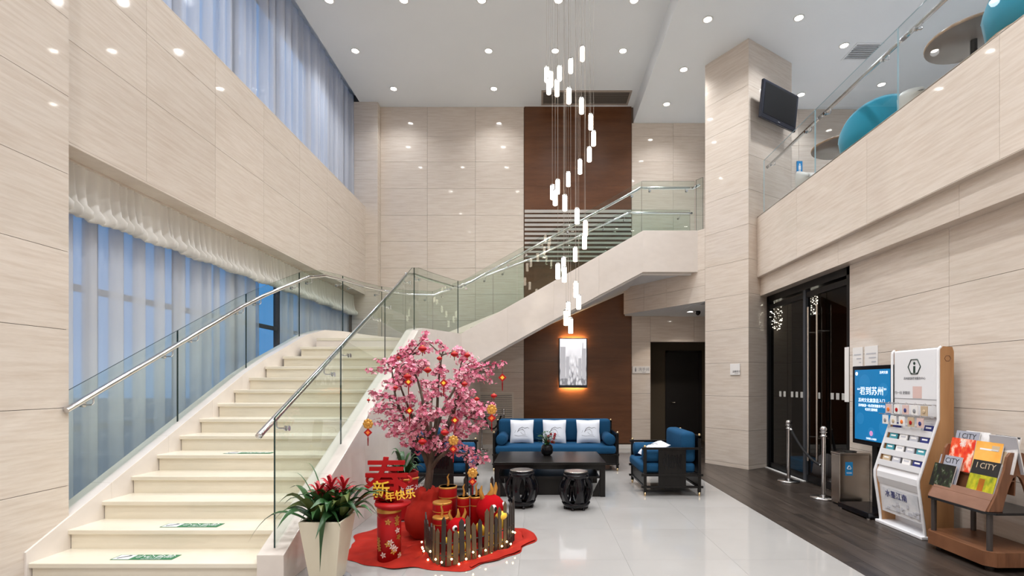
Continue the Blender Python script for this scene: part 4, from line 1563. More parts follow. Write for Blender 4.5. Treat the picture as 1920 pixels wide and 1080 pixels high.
for i in range(16):
    y, z = r_.uniform(-.24, .24), r_.uniform(.18, .28)
    mb.obox((-.1335 + (.40 - z) * .126, y, z), (.002, r_.uniform(.02, .06), r_.uniform(.01, .04)), Matrix.Identity(3))
o = mb.build('printed_reeds', 'paper_grey', br)
o.parent = gp
# hexagon logo with i
lx = .0285


def hexring(c, r0, th, mat, name, par, rotm=FACE_W, flat=False):
    pts = [Vector((r0 * math.cos(R(60 * i)), r0 * math.sin(R(60 * i)), 0)) for i in range(7)]
    m_ = rotm.to_matrix()
    mb = MB()
    mb.tube([Vector(c) + m_ @ p for p in pts], th, 5)
    return mb.build(name, mat, par)


hx_ = hexring((lx, 0, 1.665), .085, .0055, 'logo_green', 'hexagon_logo', br)
MB().ball((lx, 0, 1.70), .002, .016, .016, 10, 6).box(lx - .002, lx + .002, -.013, .013, 1.60, 1.672).box(lx - .002, lx + .001, -.055, -.025, 1.598, 1.604).box(lx - .002, lx + .001, .025, .055, 1.598, 1.604).build('letter_i', 'logo_green', hx_)
text('苏州旅游咨询服务中心', .030, 'text_grey', 'lettering', br, (lx, 0, 1.545), FACE_W)
text('扫一扫 更精彩', .036, 'text_grey', 'lettering', br, (lx, .17, 1.395), FACE_W)
MB().box(lx - .001, lx + .002, -.10, .02, 1.345, 1.465).build('pink_stamp', 'card_pink', br)
MB().box(lx - .001, lx + .002, -.30, .30, 1.335, 1.339).build('rule_line', 'text_grey', br)
hexring((.155 - .05, -HWY - .0125, 1.735), .03, .003, 'rack_wood', 'side_logo', br, FACE_S)
# display bars with cards, leaflets in pockets
k = 0
cards = ['card_pink', 'paper', 'card_pink', 'paper', 'tan']
ordn = ['first', 'second', 'third', 'fourth', 'fifth']
for row, z in enumerate((1.285, 1.165)):
    MB().tube([(-.05, -HWY - .01, z), (-.05, HWY + .10, z)], .005, 6).build('display_bar', 'chrome', br)
    for sy in (-1, 1):
        MB().tube([(.03, sy * .28, z), (-.05, sy * .28, z)], .005, 6).build('bar_arm', 'chrome', br)
    for i in range(5):
        y = .25 - i * .125 + (.05 if row else 0)
        c = empty('hanging_card', (3.80 - .060, 5.165 + y, z - .055), 0, 'small souvenir card on the %s bar of the leaflet rack, %s from the screen' % ('upper' if row == 0 else 'lower', ordn[i]), 'card', 'souvenir cards on the leaflet rack bars')
        MB().box(-.004, .004, -.042, .042, -.05, .045).build('card', cards[(i + row) % 5] if i != 1 else 'paper', c)
        MB().ball((-.006, 0, -.01), .004, .02, .022, 8, 6).build('trinket', ['orange', 'text_grey', 'red_paper', 'tan', 'navy'][(i * 2 + row) % 5], c)
        MB().tube([(0, 0, .04), (-.004, 0, .065), (.010, 0, .072), (.016, 0, .06)], .002, 5).build('hook', 'chrome', c)
tier = [(1.02, ['navy', 'paper', 'paper', 'navy']), (.905, ['teal', 'paper', 'paper_grey', 'navy']), (.79, ['teal', 'paper', 'paper_grey', 'teal']), (.675, ['tan', 'paper_grey', 'paper', 'navy'])]
tn = ['top', 'second', 'third', 'bottom']
for ti_, (z, cols_) in enumerate(tier):
    xf = .035 - (1.15 - z) * .322
    MB().extrude([(xf - .02, -HWY + .013, z - .045), (xf - .026, -HWY + .013, z - .045), (xf - .022, -HWY + .013, z + .012), (xf - .016, -HWY + .013, z + .012)], (0, 2 * HWY - .026, 0)).build('pocket_front', 'rack_white', br)
    MB().extrude([(xf - .026, -HWY + .013, z - .049), (.06, -HWY + .013, z - .049), (.06, -HWY + .013, z - .045), (xf - .026, -HWY + .013, z - .045)], (0, 2 * HWY - .026, 0)).build('pocket_floor', 'rack_white', br)
    MB().extrude([(xf + .03, -HWY + .013, z - .045), (xf + .036, -HWY + .013, z - .045), (xf + .064, -HWY + .013, z + .066), (xf + .058, -HWY + .013, z + .066)], (0, 2 * HWY - .026, 0)).build('pocket_back', 'rack_white', br)
    for i, cm in enumerate(cols_):
        y = .215 - i * .145
        c = empty('leaflet', (3.80 + xf - .004, 5.165 + y, z - .044), 0, '%s leaflet in the %s pocket of the white rack, %s from the screen' % ({'navy': 'dark blue', 'teal': 'teal', 'paper': 'white', 'paper_grey': 'grey', 'tan': 'tan'}[cm], tn[ti_], ordn[i]), 'leaflet', 'leaflets in the white rack')
        rt = Euler((0, R(14), 0)).to_matrix()
        MB().obox(rt @ Vector((0, 0, .055)), (.010, .11, .11), rt).build('pages', cm, c)
        MB().obox(rt @ Vector((-.0055, .0, .085)), (.001, .07, .016), rt).build('title_band', 'paper' if cm != 'paper' else 'paper_grey', c)

# ================================================================== MAGAZINE RACK (faces -X)
mg = empty('magazine_rack', (3.79, 4.33, 0), 0, 'brown wooden magazine rack on posts at the marble wall', 'rack')
YA, YZ = -.345, .345
octo = [(-.245, YA + .06), (-.185, YA), (.185, YA), (.235, YA + .05), (.235, YZ - .05), (.185, YZ), (-.185, YZ), (-.245, YZ - .06)]
MB().extrude([(x, y, .045) for x, y in octo], (0, 0, .115)).build('base', 'rack_wood', mg, bevel=.004)
for x, y in ((-.16, -.25), (.16, -.25), (-.16, .25), (.16, .25)):
    MB().lathe([(.03, 0), (.03, .045)], 10, (x, y, 0)).build('caster', 'black_matt', mg)
for x, y in ((-.19, -.285), (-.19, .285), (.17, -.285), (.17, .285)):
    MB().tube([(x, y, .16), (x, y, .455)], .021, 12).build('post', 'post_dark', mg)
MB().extrude([(x, y, .455) for x, y in octo], (0, 0, .02)).build('tray', 'black_gloss', mg, bevel=.004)
MB().extrude([(-.235, YA + .05, .475), (-.222, YA + .05, .475), (-.150, YA + .05, .61), (-.163, YA + .05, .61)], (0, YZ - YA - .10, 0)).build('front_board', 'rack_front', mg)
side = [(-.225, .477), (-.165, .60), (-.10, .80), (-.075, .91), (-.05, .945), (.05, .945), (.075, .91), (.10, .80), (.165, .60), (.215, .477), (.12, .477), (.06, .68), (.03, .745), (0, .765), (-.03, .745), (-.06, .68), (-.12, .477)]
for y in (YA + .03, YZ - .052):
    MB().extrude([(x, y, z) for x, z in side], (0, .022, 0)).build('side_panel', 'rack_wood', mg)
MB().extrude([(-.105, YA + .05, .477), (-.095, YA + .05, .477), (-.040, YA + .05, .72), (-.05, YA + .05, .72)], (0, YZ - YA - .10, 0)).build('divider', 'rack_wood', mg)
MB().extrude([(-.005, YA + .05, .60), (.005, YA + .05, .60), (.02, YA + .05, .94), (.01, YA + .05, .94)], (0, YZ - YA - .10, 0)).build('back_board', 'rack_wood', mg)
MB().box(-.07, .0, YA + .05, YZ - .05, .712, .722).build('tier_floor', 'rack_wood', mg)
MB().box(-.19, -.09, YA + .05, YZ - .05, .55, .562).build('tier_floor', 'rack_wood', mg)

noise_mat('cover_red', (.72, .03, .015), (.95, .62, .48), (14, 14, 9), 1, .35, coords='object', lo=.42, hi=.62, c3=(.80, .10, .03))
noise_mat('cover_yellow', (.85, .36, .05), (.92, .55, .14), (5, 5, 5), 1, .35, coords='object')
noise_mat('cover_dark', (.012, .012, .010), (.42, .40, .36), (26, 26, 18), 1, .35, coords='object', lo=.5, hi=.75, c3=(.03, .05, .02))
noise_mat('cover_green', (.12, .20, .01), (.60, .52, .02), (20, 20, 14), 1, .35, coords='object')
noise_mat('cover_white', (.62, .60, .60), (.80, .79, .79), (12, 12, 12), 1, .35, coords='object', lo=.4, hi=.6)
pmat('cover_grey', (.34, .35, .41), .35)


def magazine(y, x, z, w, h, lean_, base, label, title=None, tcol='ink', field=None, curl=0.0, zrot=0.0):
    g = empty('magazine', (3.79 + x, 4.33 + y, z), R(zrot), label, 'magazine', 'magazines in the brown rack')
    rt = Euler((0, R(lean_), 0)).to_matrix()
    MB().obox(rt @ Vector((.004, 0, h / 2)), (.008, w, h), rt).build('pages', 'paper', g)
    MB().obox(rt @ Vector((-.0008, 0, h / 2)), (.0014, w + .002, h + .002), rt).build('cover', base, g)
    if title:
        t_ = text(title, .068, tcol, 'title', g, rt @ Vector((-.0022, 0, h - .045)), (rt @ FACE_W.to_matrix()).to_euler(), .0005)
    if field:
        for (ya, yb, za, zb, mt) in field:
            MB().obox(rt @ Vector((-.0018, (ya + yb) / 2, (za + zb) / 2)), (.001, yb - ya, zb - za), rt).build('cover_picture', mt, g)
    return g


magazine(.225, -.155, .565, .235, .29, 16, 'cover_grey', 'grey magazine in the front tier behind the dark cover', 'I CITY', 'ink')
magazine(.235, -.182, .565, .235, .21, 16, 'cover_dark', 'small dark photograph magazine in the front tier at the leaflet rack end')
magazine(-.15, -.170, .565, .255, .30, 16, 'black_matt', 'black topped magazine with a yellow green picture in the front tier', 'I CITY', 'tan',
         [(-.127, .127, .0, .18, 'cover_green'), (-.03, .025, .03, .15, 'orange')])
magazine(-.165, -.150, .565, .255, .285, 16, 'paper', 'white magazine peeping out behind the black topped one')
magazine(.165, -.075, .725, .25, .285, 12, 'cover_red', 'red patterned magazine in the rear tier', '福', 'paper')
magazine(-.10, -.080, .725, .25, .2855, 12, 'cover_yellow', 'golden yellow magazine in the rear tier', None, 'ink', [(-.09, .08, .215, .23, 'paper'), (-.10, -.03, .215, .26, 'tan')])
magazine(.17, -.035, .775, .24, .30, 12, 'cover_grey', 'grey magazine standing behind the red cover', 'I CITY', 'ink')
magazine(.09, -.018, .775, .24, .305, 12, 'cover_white', 'curling white magazine standing behind the grey one')
magazine(-.215, -.045, .775, .24, .30, 12, 'cover_white', 'white magazine with an orange figure at the open end of the rear tier', 'I CITY', 'ink', [(-.03, .03, .03, .17, 'tan'), (-.12, .12, .285, .30, 'ink')], zrot=-5)
magazine(-.225, .03, .775, .24, .30, -12, 'paper_grey', 'grey-white magazine on the wall side of the rack ridge')

# ================================================================== MEZZANINE FURNITURE


def lounge_table(x, y, label):
    t = empty('round_table', (x, y, 4.25), 0, label, 'table', 'round tables on the mezzanine')
    MB().lathe([(.0001, .70), (.39, .70), (.40, .705)], 40).build('underside', 'table_under', t)
    MB().lathe([(.40, .705), (.405, .715), (.405, .73), (.40, .735), (.0001, .735)], 40).build('tabletop', 'table_wood', t)
    MB().tube([(0, 0, .03), (0, 0, .70)], .03, 14).build('column', 'black_metal', t)
    MB().lathe([(.0001, 0), (.22, 0), (.22, .015), (.04, .03), (.0001, .03)], 24).build('foot', 'black_metal', t)


def tub_chair(x, y, rz, label, fab, top, group):
    c = empty('tub_chair', (x, y, 4.25), rz, label, 'chair', group)
    mb = MB()
    vs, fs = [], []
    n_ = 28
    for i in range(n_ + 1):
        th = R(-118) + R(236) * i / n_
        k = math.cos(th / 1.35)
        zt = .52 + (top - .52) * max(0, k) ** .8
        for r_, z in ((.34, .30), (.39, .32), (.42, .5), (.425, zt - .05), (.40, zt), (.36, zt - .02), (.33, .5), (.31, .32)):
            vs.append((r_ * math.sin(th), -r_ * math.cos(th), z))
    for i in range(n_):
        for j in range(8):
            fs.append((i * 8 + j, (i + 1) * 8 + j, (i + 1) * 8 + (j + 1) % 8, i * 8 + (j + 1) % 8))
    fs.append(tuple(range(8)))
    fs.append(tuple(n_ * 8 + j for j in range(7, -1, -1)))
    mb.add(vs, fs, 0, True)
    mb.build('shell', fab, c)
    MB().lathe([(.0001, .28), (.31, .28), (.33, .32), (.33, .40), (.30, .44), (.0001, .45)], 24).build('seat', fab, c)
    MB().lathe([(.0001, .24), (.40, .24), (.42, .27), (.41, .30), (.0001, .30)], 28).build('wood_base', 'table_wood', c)
    for i in range(4):
        a = R(45 + 90 * i)
        MB().tube([(.26 * math.cos(a), .26 * math.sin(a), .25), (.33 * math.cos(a), .33 * math.sin(a), 0)], [.02, .012], 8).build('leg', 'table_wood', c)


lounge_table(4.38, 5.10, 'round wooden table above the magazine rack, seen from below')
lounge_table(4.46, 7.45, 'round wooden table further along the mezzanine, seen from below')
tub_chair(4.40, 4.42, 0, 'turquoise tub chair at the picture corner beside the bigger looking table', 'turquoise', .93, 'turquoise mezzanine chairs')
tub_chair(4.46, 6.72, 0, 'turquoise tub chair behind the middle of the mezzanine glass', 'turquoise', .86, 'turquoise mezzanine chairs')
tub_chair(4.62, 5.80, R(180), 'cream tub chair beyond the table above the magazine rack', 'cream_leather', .70, 'cream mezzanine chairs')
tub_chair(4.60, 8.15, R(180), 'cream tub chair near the column end of the mezzanine glass', 'cream_leather', .80, 'cream mezzanine chairs')


# ================================================================== PLANTS
def leaf(parent, base, th, length, rise, droop, width, mat='leaf_green', n_=8, name='leaf', fold=.25, roll=0.0):
    """a strap leaf: goes out along th, up by rise and then droops"""
    pts = []
    dirv = Vector((math.cos(th), math.sin(th), 0))
    for i in range(n_ + 1):
        t = i / n_
        out = length * t * (1 - .12 * t)
        z = rise * math.sin(min(1, t * 1.25) * math.pi / 2) - droop * t ** 2.6
        pts.append(Vector(base) + dirv * out + Vector((0, 0, z)))
    sd = Vector((-dirv.y, dirv.x, 0))
    if roll:
        sd = (Matrix.Rotation(roll, 3, dirv) @ sd)
    vs, fs = [], []
    for i, p in enumerate(pts):
        t = i / n_
        w = width * (.55 + .45 * math.sin(math.pi * min(1, t * 1.1 + .1))) * (1 - t ** 4)
        w = max(w, .0008)
        vs += [p - sd * w / 2 + Vector((0, 0, fold * w)), p - Vector((0, 0, .0)), p + sd * w / 2 + Vector((0, 0, fold * w))]
    for i in range(n_):
        a, b_ = 3 * i, 3 * i + 3
        fs += [(a, a + 1, b_ + 1, b_), (a + 1, a + 2, b_ + 2, b_ + 1)]
    mb = MB().add(vs, fs, 0, True)
    o = mb.build(name, mat, parent)
    return o


bp1 = empty('bromeliad', (-1.595, 3.835, 0), 0, 'red bromeliad with long strap leaves in a square cream planter by the stair foot', 'plant')
TS, BS_ = .155, .095
vs = [(-BS_, -BS_, .02), (BS_, -BS_, .02), (BS_, BS_, .02), (-BS_, BS_, .02), (-TS, -TS, .487), (TS, -TS, .487), (TS, TS, .487), (-TS, TS, .487),
      (-TS + .014, -TS + .014, .487), (TS - .014, -TS + .014, .487), (TS - .014, TS - .014, .487), (-TS + .014, TS - .014, .487),
      (-TS + .018, -TS + .018, .44), (TS - .018, -TS + .018, .44), (TS - .018, TS - .018, .44), (-TS + .018, TS - .018, .44)]
fs = [(3, 2, 1, 0), (0, 1, 5, 4), (1, 2, 6, 5), (2, 3, 7, 6), (3, 0, 4, 7), (4, 5, 9, 8), (5, 6, 10, 9), (6, 7, 11, 10), (7, 4, 8, 11), (8, 9, 13, 12), (9, 10, 14, 13), (10, 11, 15, 14), (11, 8, 12, 15)]
MB().add(vs, fs).build('planter', 'pot_cream', bp1, bevel=.006)
MB().box(-TS + .016, TS - .016, -TS + .016, TS - .016, .42, .445).build('soil', 'soil', bp1)
MB().lathe([(.0001, 0), (.13, 0), (.165, .018), (.16, .022), (.125, .012), (.0001, .012)], 28).build('saucer', 'saucer', bp1)
r_ = random.Random(21)
for cx_, cy_, hz in ((-.06, -.02, .225), (.015, .02, .265), (.10, .05, .255)):
    base = Vector((cx_, cy_, .44))
    for i in range(19):
        th = i * 2.399 + r_.uniform(-.3, .3)
        k_ = i / 19
        leaf(bp1, base, th, r_.uniform(.26, .42) * (1.15 - .45 * k_), r_.uniform(.14, .24) + .09 * k_, r_.uniform(.06, .20) * (1.15 - k_), r_.uniform(.055, .080), 'leaf_green' if r_.random() < .85 else 'leaf_olive', fold=.15, roll=r_.uniform(-.7, .7))
    for i in range(7):
        th = i * .9
        leaf(bp1, base + Vector((0, 0, .08)), th, .08, .12 + hz * .2, .0, .03, 'leaf_olive', 5, 'stem_leaf')
    for i in range(16):
        th = i * 2.399
        k_ = i / 16
        leaf(bp1, base + Vector((0, 0, hz - .05 + .07 * k_)), th, .135 * (1.1 - .6 * k_), .035 + .05 * k_, .012 * (1 - k_), .030, 'bract_red', 5, 'bract', fold=.1, roll=r_.uniform(-.6, .6))
leaf(bp1, (.03, -.13, .49), R(-88), .10, .02, .36, .052, 'leaf_green', 10, roll=.5)
leaf(bp1, (-.10, -.05, .45), R(190), .50, .16, .28, .05, 'leaf_green', 10)
leaf(bp1, (.08, .0, .45), R(20), .46, .24, .06, .05, 'leaf_green', 10)
leaf(bp1, (.0, .02, .47), R(150), .34, .40, .0, .012, 'leaf_green', 8)
leaf(bp1, (-.05, .02, .47), R(160), .36, .33, .0, .012, 'leaf_green', 8)

# plant in the red planter behind the tree
bp2 = empty('red_planter_plant', (-1.50, 5.62, 0), 0, 'dark green leafy plant in a tall red planter behind the blossom tree', 'plant')
MB().lathe([(.12, 0), (.15, .02), (.165, .50), (.17, .52), (.15, .52), (.14, .46), (.0001, .46)], 6, smooth=False).build('planter', 'red_paper', bp2)
text('恭贺新禧', .10, 'sticker_white', 'lettering', bp2, (.06, -.155, .34), Euler((R(84), 0, R(28))))
MB().lathe([(.172, .44), (.175, .455), (.17, .46)], 6, smooth=False).build('gold_band', 'gold', bp2)
for i in range(22):
    th = i * 2.399
    leaf(bp2, (r_.uniform(-.04, .04), r_.uniform(-.04, .04), .46), th, r_.uniform(.16, .28), r_.uniform(.14, .34), r_.uniform(.02, .15), r_.uniform(.04, .065), 'leaf_green', 7)

# ================================================================== NEW YEAR DISPLAY: red cloth
cl = empty('red_floor_cloth', (-.93, 4.80, 0), 0, 'crumpled red cloth spread on the tiles under the blossom tree', 'cloth')
mb = MB()
NR, NA = 12, 120
vs, fs = [(0, 0, .03)], []
outl = {}
r_ = random.Random(12)
def cloth_r(a):
    c, s_ = math.cos(a), math.sin(a)
    r0 = 1 / math.sqrt((c / .86) ** 2 + (s_ / .76) ** 2)
    return r0 * (1 + .05 * math.sin(5 * a + 1) + .035 * math.sin(9 * a) + .02 * math.sin(17 * a + 2))
for i in range(1, NR + 1):
    for j in range(NA):
        a = 2 * math.pi * j / NA
        t = i / NR
        rr = cloth_r(a) * t
        z = .012 + .028 * (1 - t) + (.034 * math.sin(9 * a + 5 * t) * math.sin(4 * a - 7 * t) + .016 * math.sin(23 * a + 3 * t) + .012 * math.sin(14 * a - 11 * t)) * t * (1.15 - t) * 1.6
        if i == NR:
            z = .004 + .010 * max(0, math.sin(6 * a))
        x = rr * math.cos(a)
        x = max(x, -.93)
        vs.append((x, rr * math.sin(a), max(z, .003)))
for j in range(NA):
    fs.append((0, 1 + j, 1 + (j + 1) % NA))
for i in range(NR - 1):
    for j in range(NA):
        a, b_ = 1 + i * NA, 1 + (i + 1) * NA
        fs.append((a + j, b_ + j, b_ + (j + 1) % NA, a + (j + 1) % NA))
mb.add(vs, fs, 0, True)
mb.build('cloth_sheet', 'red_cloth', cl)
# raised fold at the edge by the fence
mb = MB()
vs, fs = [], []
for i in range(15):
    t = i / 14
    a = R(-62 + 95 * t)
    for j in range(6):
        u = j / 5
        rr = cloth_r(a) * (.86 + .13 * u)
        vs.append((rr * math.cos(a), rr * math.sin(a), .02 + .055 * math.sin(math.pi * u) * (.6 + .5 * math.sin(t * 9)) * math.sin(math.pi * t)))
for i in range(14):
    for j in range(5):
        fs.append((i * 6 + j, (i + 1) * 6 + j, (i + 1) * 6 + j + 1, i * 6 + j + 1))
mb.add(vs, fs, 0, True)
mb.build('cloth_fold', 'red_cloth', cl)

# ---- blossom tree in a cloth-wrapped pot
TX, TY = -1.09, 4.93
tree = empty('blossom_tree', (TX, TY, 0.02), 0, 'artificial pink blossom tree in a red wrapped pot hung with ornaments', 'tree')
wrap = MB()
vs, fs = [], []
prof = [(.16, .02), (.215, .10), (.225, .20), (.20, .30), (.15, .35), (.12, .38), (.135, .43), (.10, .46), (.03, .45)]
NA = 40
for i, (r0, z) in enumerate(prof):
    for j in range(NA):
        a = 2 * math.pi * j / NA
        k_ = 1 + .06 * math.sin(5 * a + i * .6) + .05 * math.sin(11 * a - i * .9) * (.4 + i / 8)
        vs.append((r0 * k_ * math.cos(a) + .03, r0 * k_ * math.sin(a) - .05, z + .02 * math.sin(5 * a + i) * (i / 8)))
for i in range(len(prof) - 1):
    for j in range(NA):
        fs.append((i * NA + j, i * NA + (j + 1) % NA, (i + 1) * NA + (j + 1) % NA, (i + 1) * NA + j))
wrap.add(vs, fs, 0, True)
wrap.build('wrapped_pot', 'red_cloth', tree)
r_ = random.Random(44)
cc_ = Vector((.07, .0, 1.30))          # crown centre, local
trunk = [Vector((0, 0, .36)), Vector((.015, 0, .5)), Vector((.03, .01, .62)), Vector((.035, .0, .74)), Vector((.06, 0, .86))]
MB().tube(trunk, [.042, .038, .036, .038, .03], 10).build('trunk', 'bark', tree)
limbs = []
mbb = MB()
for i in range(11):
    th = 2 * math.pi * i / 11 + r_.uniform(-.2, .2)
    el = r_.uniform(.25, 1.25)
    tip = cc_ + Vector((math.cos(th) * .46 * math.cos(el * .8), math.sin(th) * .40 * math.cos(el * .8), .08 + .40 * math.sin(el)))
    if i % 4 == 0:
        tip.z = cc_.z - .12
    b0 = trunk[2 + i % 3]
    mid = b0.lerp(tip, .45) + Vector((r_.uniform(-.06, .06), r_.uniform(-.06, .06), r_.uniform(-.02, .07)))
    q1 = b0.lerp(mid, .5) + Vector((r_.uniform(-.03, .03), r_.uniform(-.03, .03), 0))
    q2 = mid.lerp(tip, .5) + Vector((r_.uniform(-.04, .04), r_.uniform(-.04, .04), r_.uniform(-.02, .04)))
    pts = smooth_path([b0, q1, mid, q2, tip], 3)
    limbs.append(pts)
    mbb.tube(pts, [.024 * (1 - .75 * k_ / (len(pts) - 1)) for k_ in range(len(pts))], 7)
mbb.build('limbs', 'bark', tree)


def loc_at(px, py, dd):
    return at(px, py, dd) - Vector((TX, TY, .02))


tips = []
for i in range(165):
    z = r_.uniform(-1, 1)
    th = r_.uniform(0, 2 * math.pi)
    k_ = math.sqrt(1 - z * z)
    f = r_.uniform(.55, 1.0)
    tips.append(cc_ + Vector((math.cos(th) * k_ * .61 * f, math.sin(th) * k_ * .54 * f, z * .60 * f + .02)))
for px, py in ((797, 624), (820, 640), (858, 655), (875, 668), (945, 682), (930, 715), (925, 700), (690, 695), (705, 680), (693, 738), (700, 745), (700, 772), (728, 815), (905, 868), (890, 880), (915, 862), (765, 655), (748, 690), (930, 775), (912, 800), (775, 640), (900, 690)):
    tips.append(loc_at(px, py, TY + r_.uniform(-.15, .1)))
mbt = MB()
bl = MB()
allp = [(p, i) for i, L_ in enumerate(limbs) for p in L_[3:]]


def blossom(c, nrm, s_):
    a = Vector((0, 0, 1)) if abs(nrm.z) < .9 else Vector((1, 0, 0))
    u = nrm.cross(a).normalized()
    v = nrm.cross(u)
    mi = r_.choice((0, 0, 0, 1, 1, 2, 2))
    t0 = r_.uniform(0, 6.28)
    for k_ in range(5):
        th = t0 + k_ * 1.2566
        d_ = u * math.cos(th) + v * math.sin(th)
        e_ = u * -math.sin(th) + v * math.cos(th)
        up = nrm * s_ * .35
        bl.add([c, c + d_ * s_ * .6 + e_ * s_ * .42 + up * .6, c + d_ * s_ * 1.05 + up, c + d_ * s_ * .6 - e_ * s_ * .42 + up * .6], [(0, 1, 2, 3)], mi, True)
    bl.add([c + nrm * s_ * .3 + u * s_ * .16, c + nrm * s_ * .3 + v * s_ * .16, c + nrm * s_ * .3 - u * s_ * .16, c + nrm * s_ * .3 - v * s_ * .16], [(0, 1, 2, 3)], 3)


for tp_ in tips:
    p0 = min(allp, key=lambda q: (q[0] - tp_).length + max(0, q[0].z - tp_.z) * .5)[0]
    mid = p0.lerp(tp_, .5) + Vector((r_.uniform(-.05, .05), r_.uniform(-.05, .05), r_.uniform(0, .05)))
    pts = smooth_path([p0, p0.lerp(mid, .5), mid, mid.lerp(tp_, .5) + Vector((r_.uniform(-.02, .02), r_.uniform(-.02, .02), 0)), tp_], 2)
    L_ = (tp_ - p0).length
    mbt.tube(pts, [.007 * (1 - .8 * k_ / (len(pts) - 1)) + .001 for k_ in range(len(pts))], 5)
    nbl = int(18 + 56 * min(L_, .55))
    for k_ in range(nbl):
        t = r_.random() ** .7
        f = t * (len(pts) - 1)
        i0 = min(int(f), len(pts) - 2)
        c = pts[i0].lerp(pts[i0 + 1], f - i0)
        off_ = Vector((r_.gauss(0, 1), r_.gauss(0, 1), r_.gauss(0, 1)))
        if off_.length < .01:
            continue
        off_.normalize()
        c = c + off_ * r_.uniform(.008, .042)
        blossom(c, (off_ + Vector((0, -.25, .25))).normalized(), r_.uniform(.014, .023))
mbt.build('twigs', 'bark', tree)
o = bl.build('blossoms', ['petal_a', 'petal_b', 'petal_c', 'petal_d'], tree)
o['kind'] = 'stuff'


# ---- ornaments
def lantern(px, py, label, s_=.045, dd=None, mat='red_paper'):
    p = at(px, py, dd or (TY - .48))
    g = empty('paper_lantern', p, 0, label, 'lantern', 'red lanterns in the blossom tree')
    prof = []
    for i in range(9):
        t = i / 8
        prof.append((max(.0001, s_ * (.35 + .65 * math.sin(math.pi * t))), -s_ * .62 + s_ * 1.24 * t))
    mb = MB()
    mb.lathe(prof, 16)
    mb.build('globe', mat, g)
    MB().lathe([(s_ * .36, s_ * .60), (s_ * .36, s_ * .74), (.0001, s_ * .74)], 10).build('gold_cap', 'gold', g)
    MB().lathe([(s_ * .36, -s_ * .74), (s_ * .36, -s_ * .60), (.0001, -s_ * .60)], 10).build('gold_cap', 'gold', g)
    MB().tube([(0, 0, s_ * .7), (0, .01, s_ * 1.5)], .0015, 4).tube([(0, 0, -s_ * .7), (0, 0, -s_ * 1.6)], .0035, 5).build('tassel', 'red_dark', g)


for px, py, s_, lb_ in ((792, 654, .046, 'big red lantern at the crown top of the blossom tree'), (747, 671, .022, 'tiny red lantern on the upper branch tip toward the stairs'),
                        (824, 672, .030, 'small red lantern just below the crown top'), (852, 664, .040, 'red lantern high on the sofa side of the crown'),
                        (876, 666, .034, 'red lantern highest on the branch nearest the sofa'), (802, 694, .042, 'red lantern under the big top lantern'),
                        (764, 706, .042, 'red lantern high on the stair side above an orange charm'), (894, 748, .030, 'dark red lantern in mid crown on the sofa side'),
                        (926, 742, .034, 'red lantern on the outermost twig above the wall vent'), (834, 811, .044, 'red lantern low in the middle of the crown'),
                        (792, 828, .046, 'lowest big red lantern over the trunk'), (871, 720, .034, 'red lantern deep in the crown near the brown wall edge'),
                        (742, 727, .026, 'small dark red lantern in the crown on the stair side'), (691, 750, .018, 'tiny dark lantern on the outermost twig toward the stairs')):
    lantern(px, py, lb_, s_ * .85)


def charm(px, py, label, big=True, dd=None, frame='gold'):
    p = at(px, py, dd or (TY - .50))
    g = empty('hanging_charm', p, 0, label, 'ornament', 'new year charms in the blossom tree')
    if big:
        mb = MB()
        for i in range(8):
            a = i * math.pi / 4
            mb.ball((math.cos(a) * .030, 0, .075 + math.sin(a) * .030), .017, .006, .017, 8, 5)
        mb.ball((0, -.002, .075), .022, .008, .022, 10, 6)
        mb.build('medallion', frame, g)
    rt = Euler((0, R(45), 0)).to_matrix()
    MB().obox((0, 0, 0), (.052, .008, .052), rt).build('diamond', 'red_paper', g)
    MB().obox((0, -.005, 0), (.026, .003, .026), rt).build('diamond_centre', 'gold_bright' if not big else 'orange', g)
    MB().tube([(0, 0, .11 if big else .035), (0, .01, .19 if big else .10)], .0015, 4).build('string', 'red_dark', g)
    MB().tube([(0, 0, -.035), (0, 0, -.055), (0, 0, -.115)], [.003, .006, .004], 6).build('tassel', 'red_dark', g)


charm(690, 811, 'gold medallion charm hanging clear of the tree on the stair side')
charm(886, 903, 'gold medallion charm hanging lowest, above the drum pots')
charm(922, 784, 'red diamond charm on the outer twig beside the sofa arm', True)
charm(832, 718, 'orange diamond charm in the middle of the crown', False)
charm(766, 716, 'orange diamond charm under a lantern on the stair side', False)
charm(850, 842, 'gold charm low in the crown over the drum pots', True)
charm(768, 770, 'small diamond charm in the crown on the stair side', False)
charm(853, 788, 'small orange charm above the low middle lantern', False)
charm(942, 708, 'brownish charm on the outermost twig toward the brown wall', False)


# ---- red cylinder with the spring sign
def drum(x, y, r0, h, label, wick=True, gold_top=True, z=.02, name='firecracker_drum'):
    g = empty(name, (x, y, z), 0, label, 'decoration', 'red new year drums')
    MB().lathe([(.0001, 0), (r0, 0), (r0, h - .02), (r0 * .99, h), (.0001, h)], 24).build('body', 'red_paper', g)
    MB().lathe([(r0 * 1.01, h - .012), (r0 * 1.03, h - .004), (r0 * 1.01, h + .004), (r0 * .9, h + .004)], 24).build('gold_band', 'gold', g)
    MB().lathe([(r0 * 1.01, h * .80), (r0 * 1.02, h * .81), (r0 * 1.01, h * .82)], 24).build('gold_band', 'gold', g)
    if gold_top:
        MB().lathe([(.0001, h + .001), (r0 * .9, h + .001), (r0 * .9, h + .004), (.0001, h + .004)], 24).build('top_disc', 'tan', g)
    if wick:
        MB().tube([(0, 0, h), (.006, 0, h + .05), (-.004, 0, h + .09), (.012, 0, h + .12)], [.012, .010, .008, .003], 6).build('wick', 'gold', g)
    return g


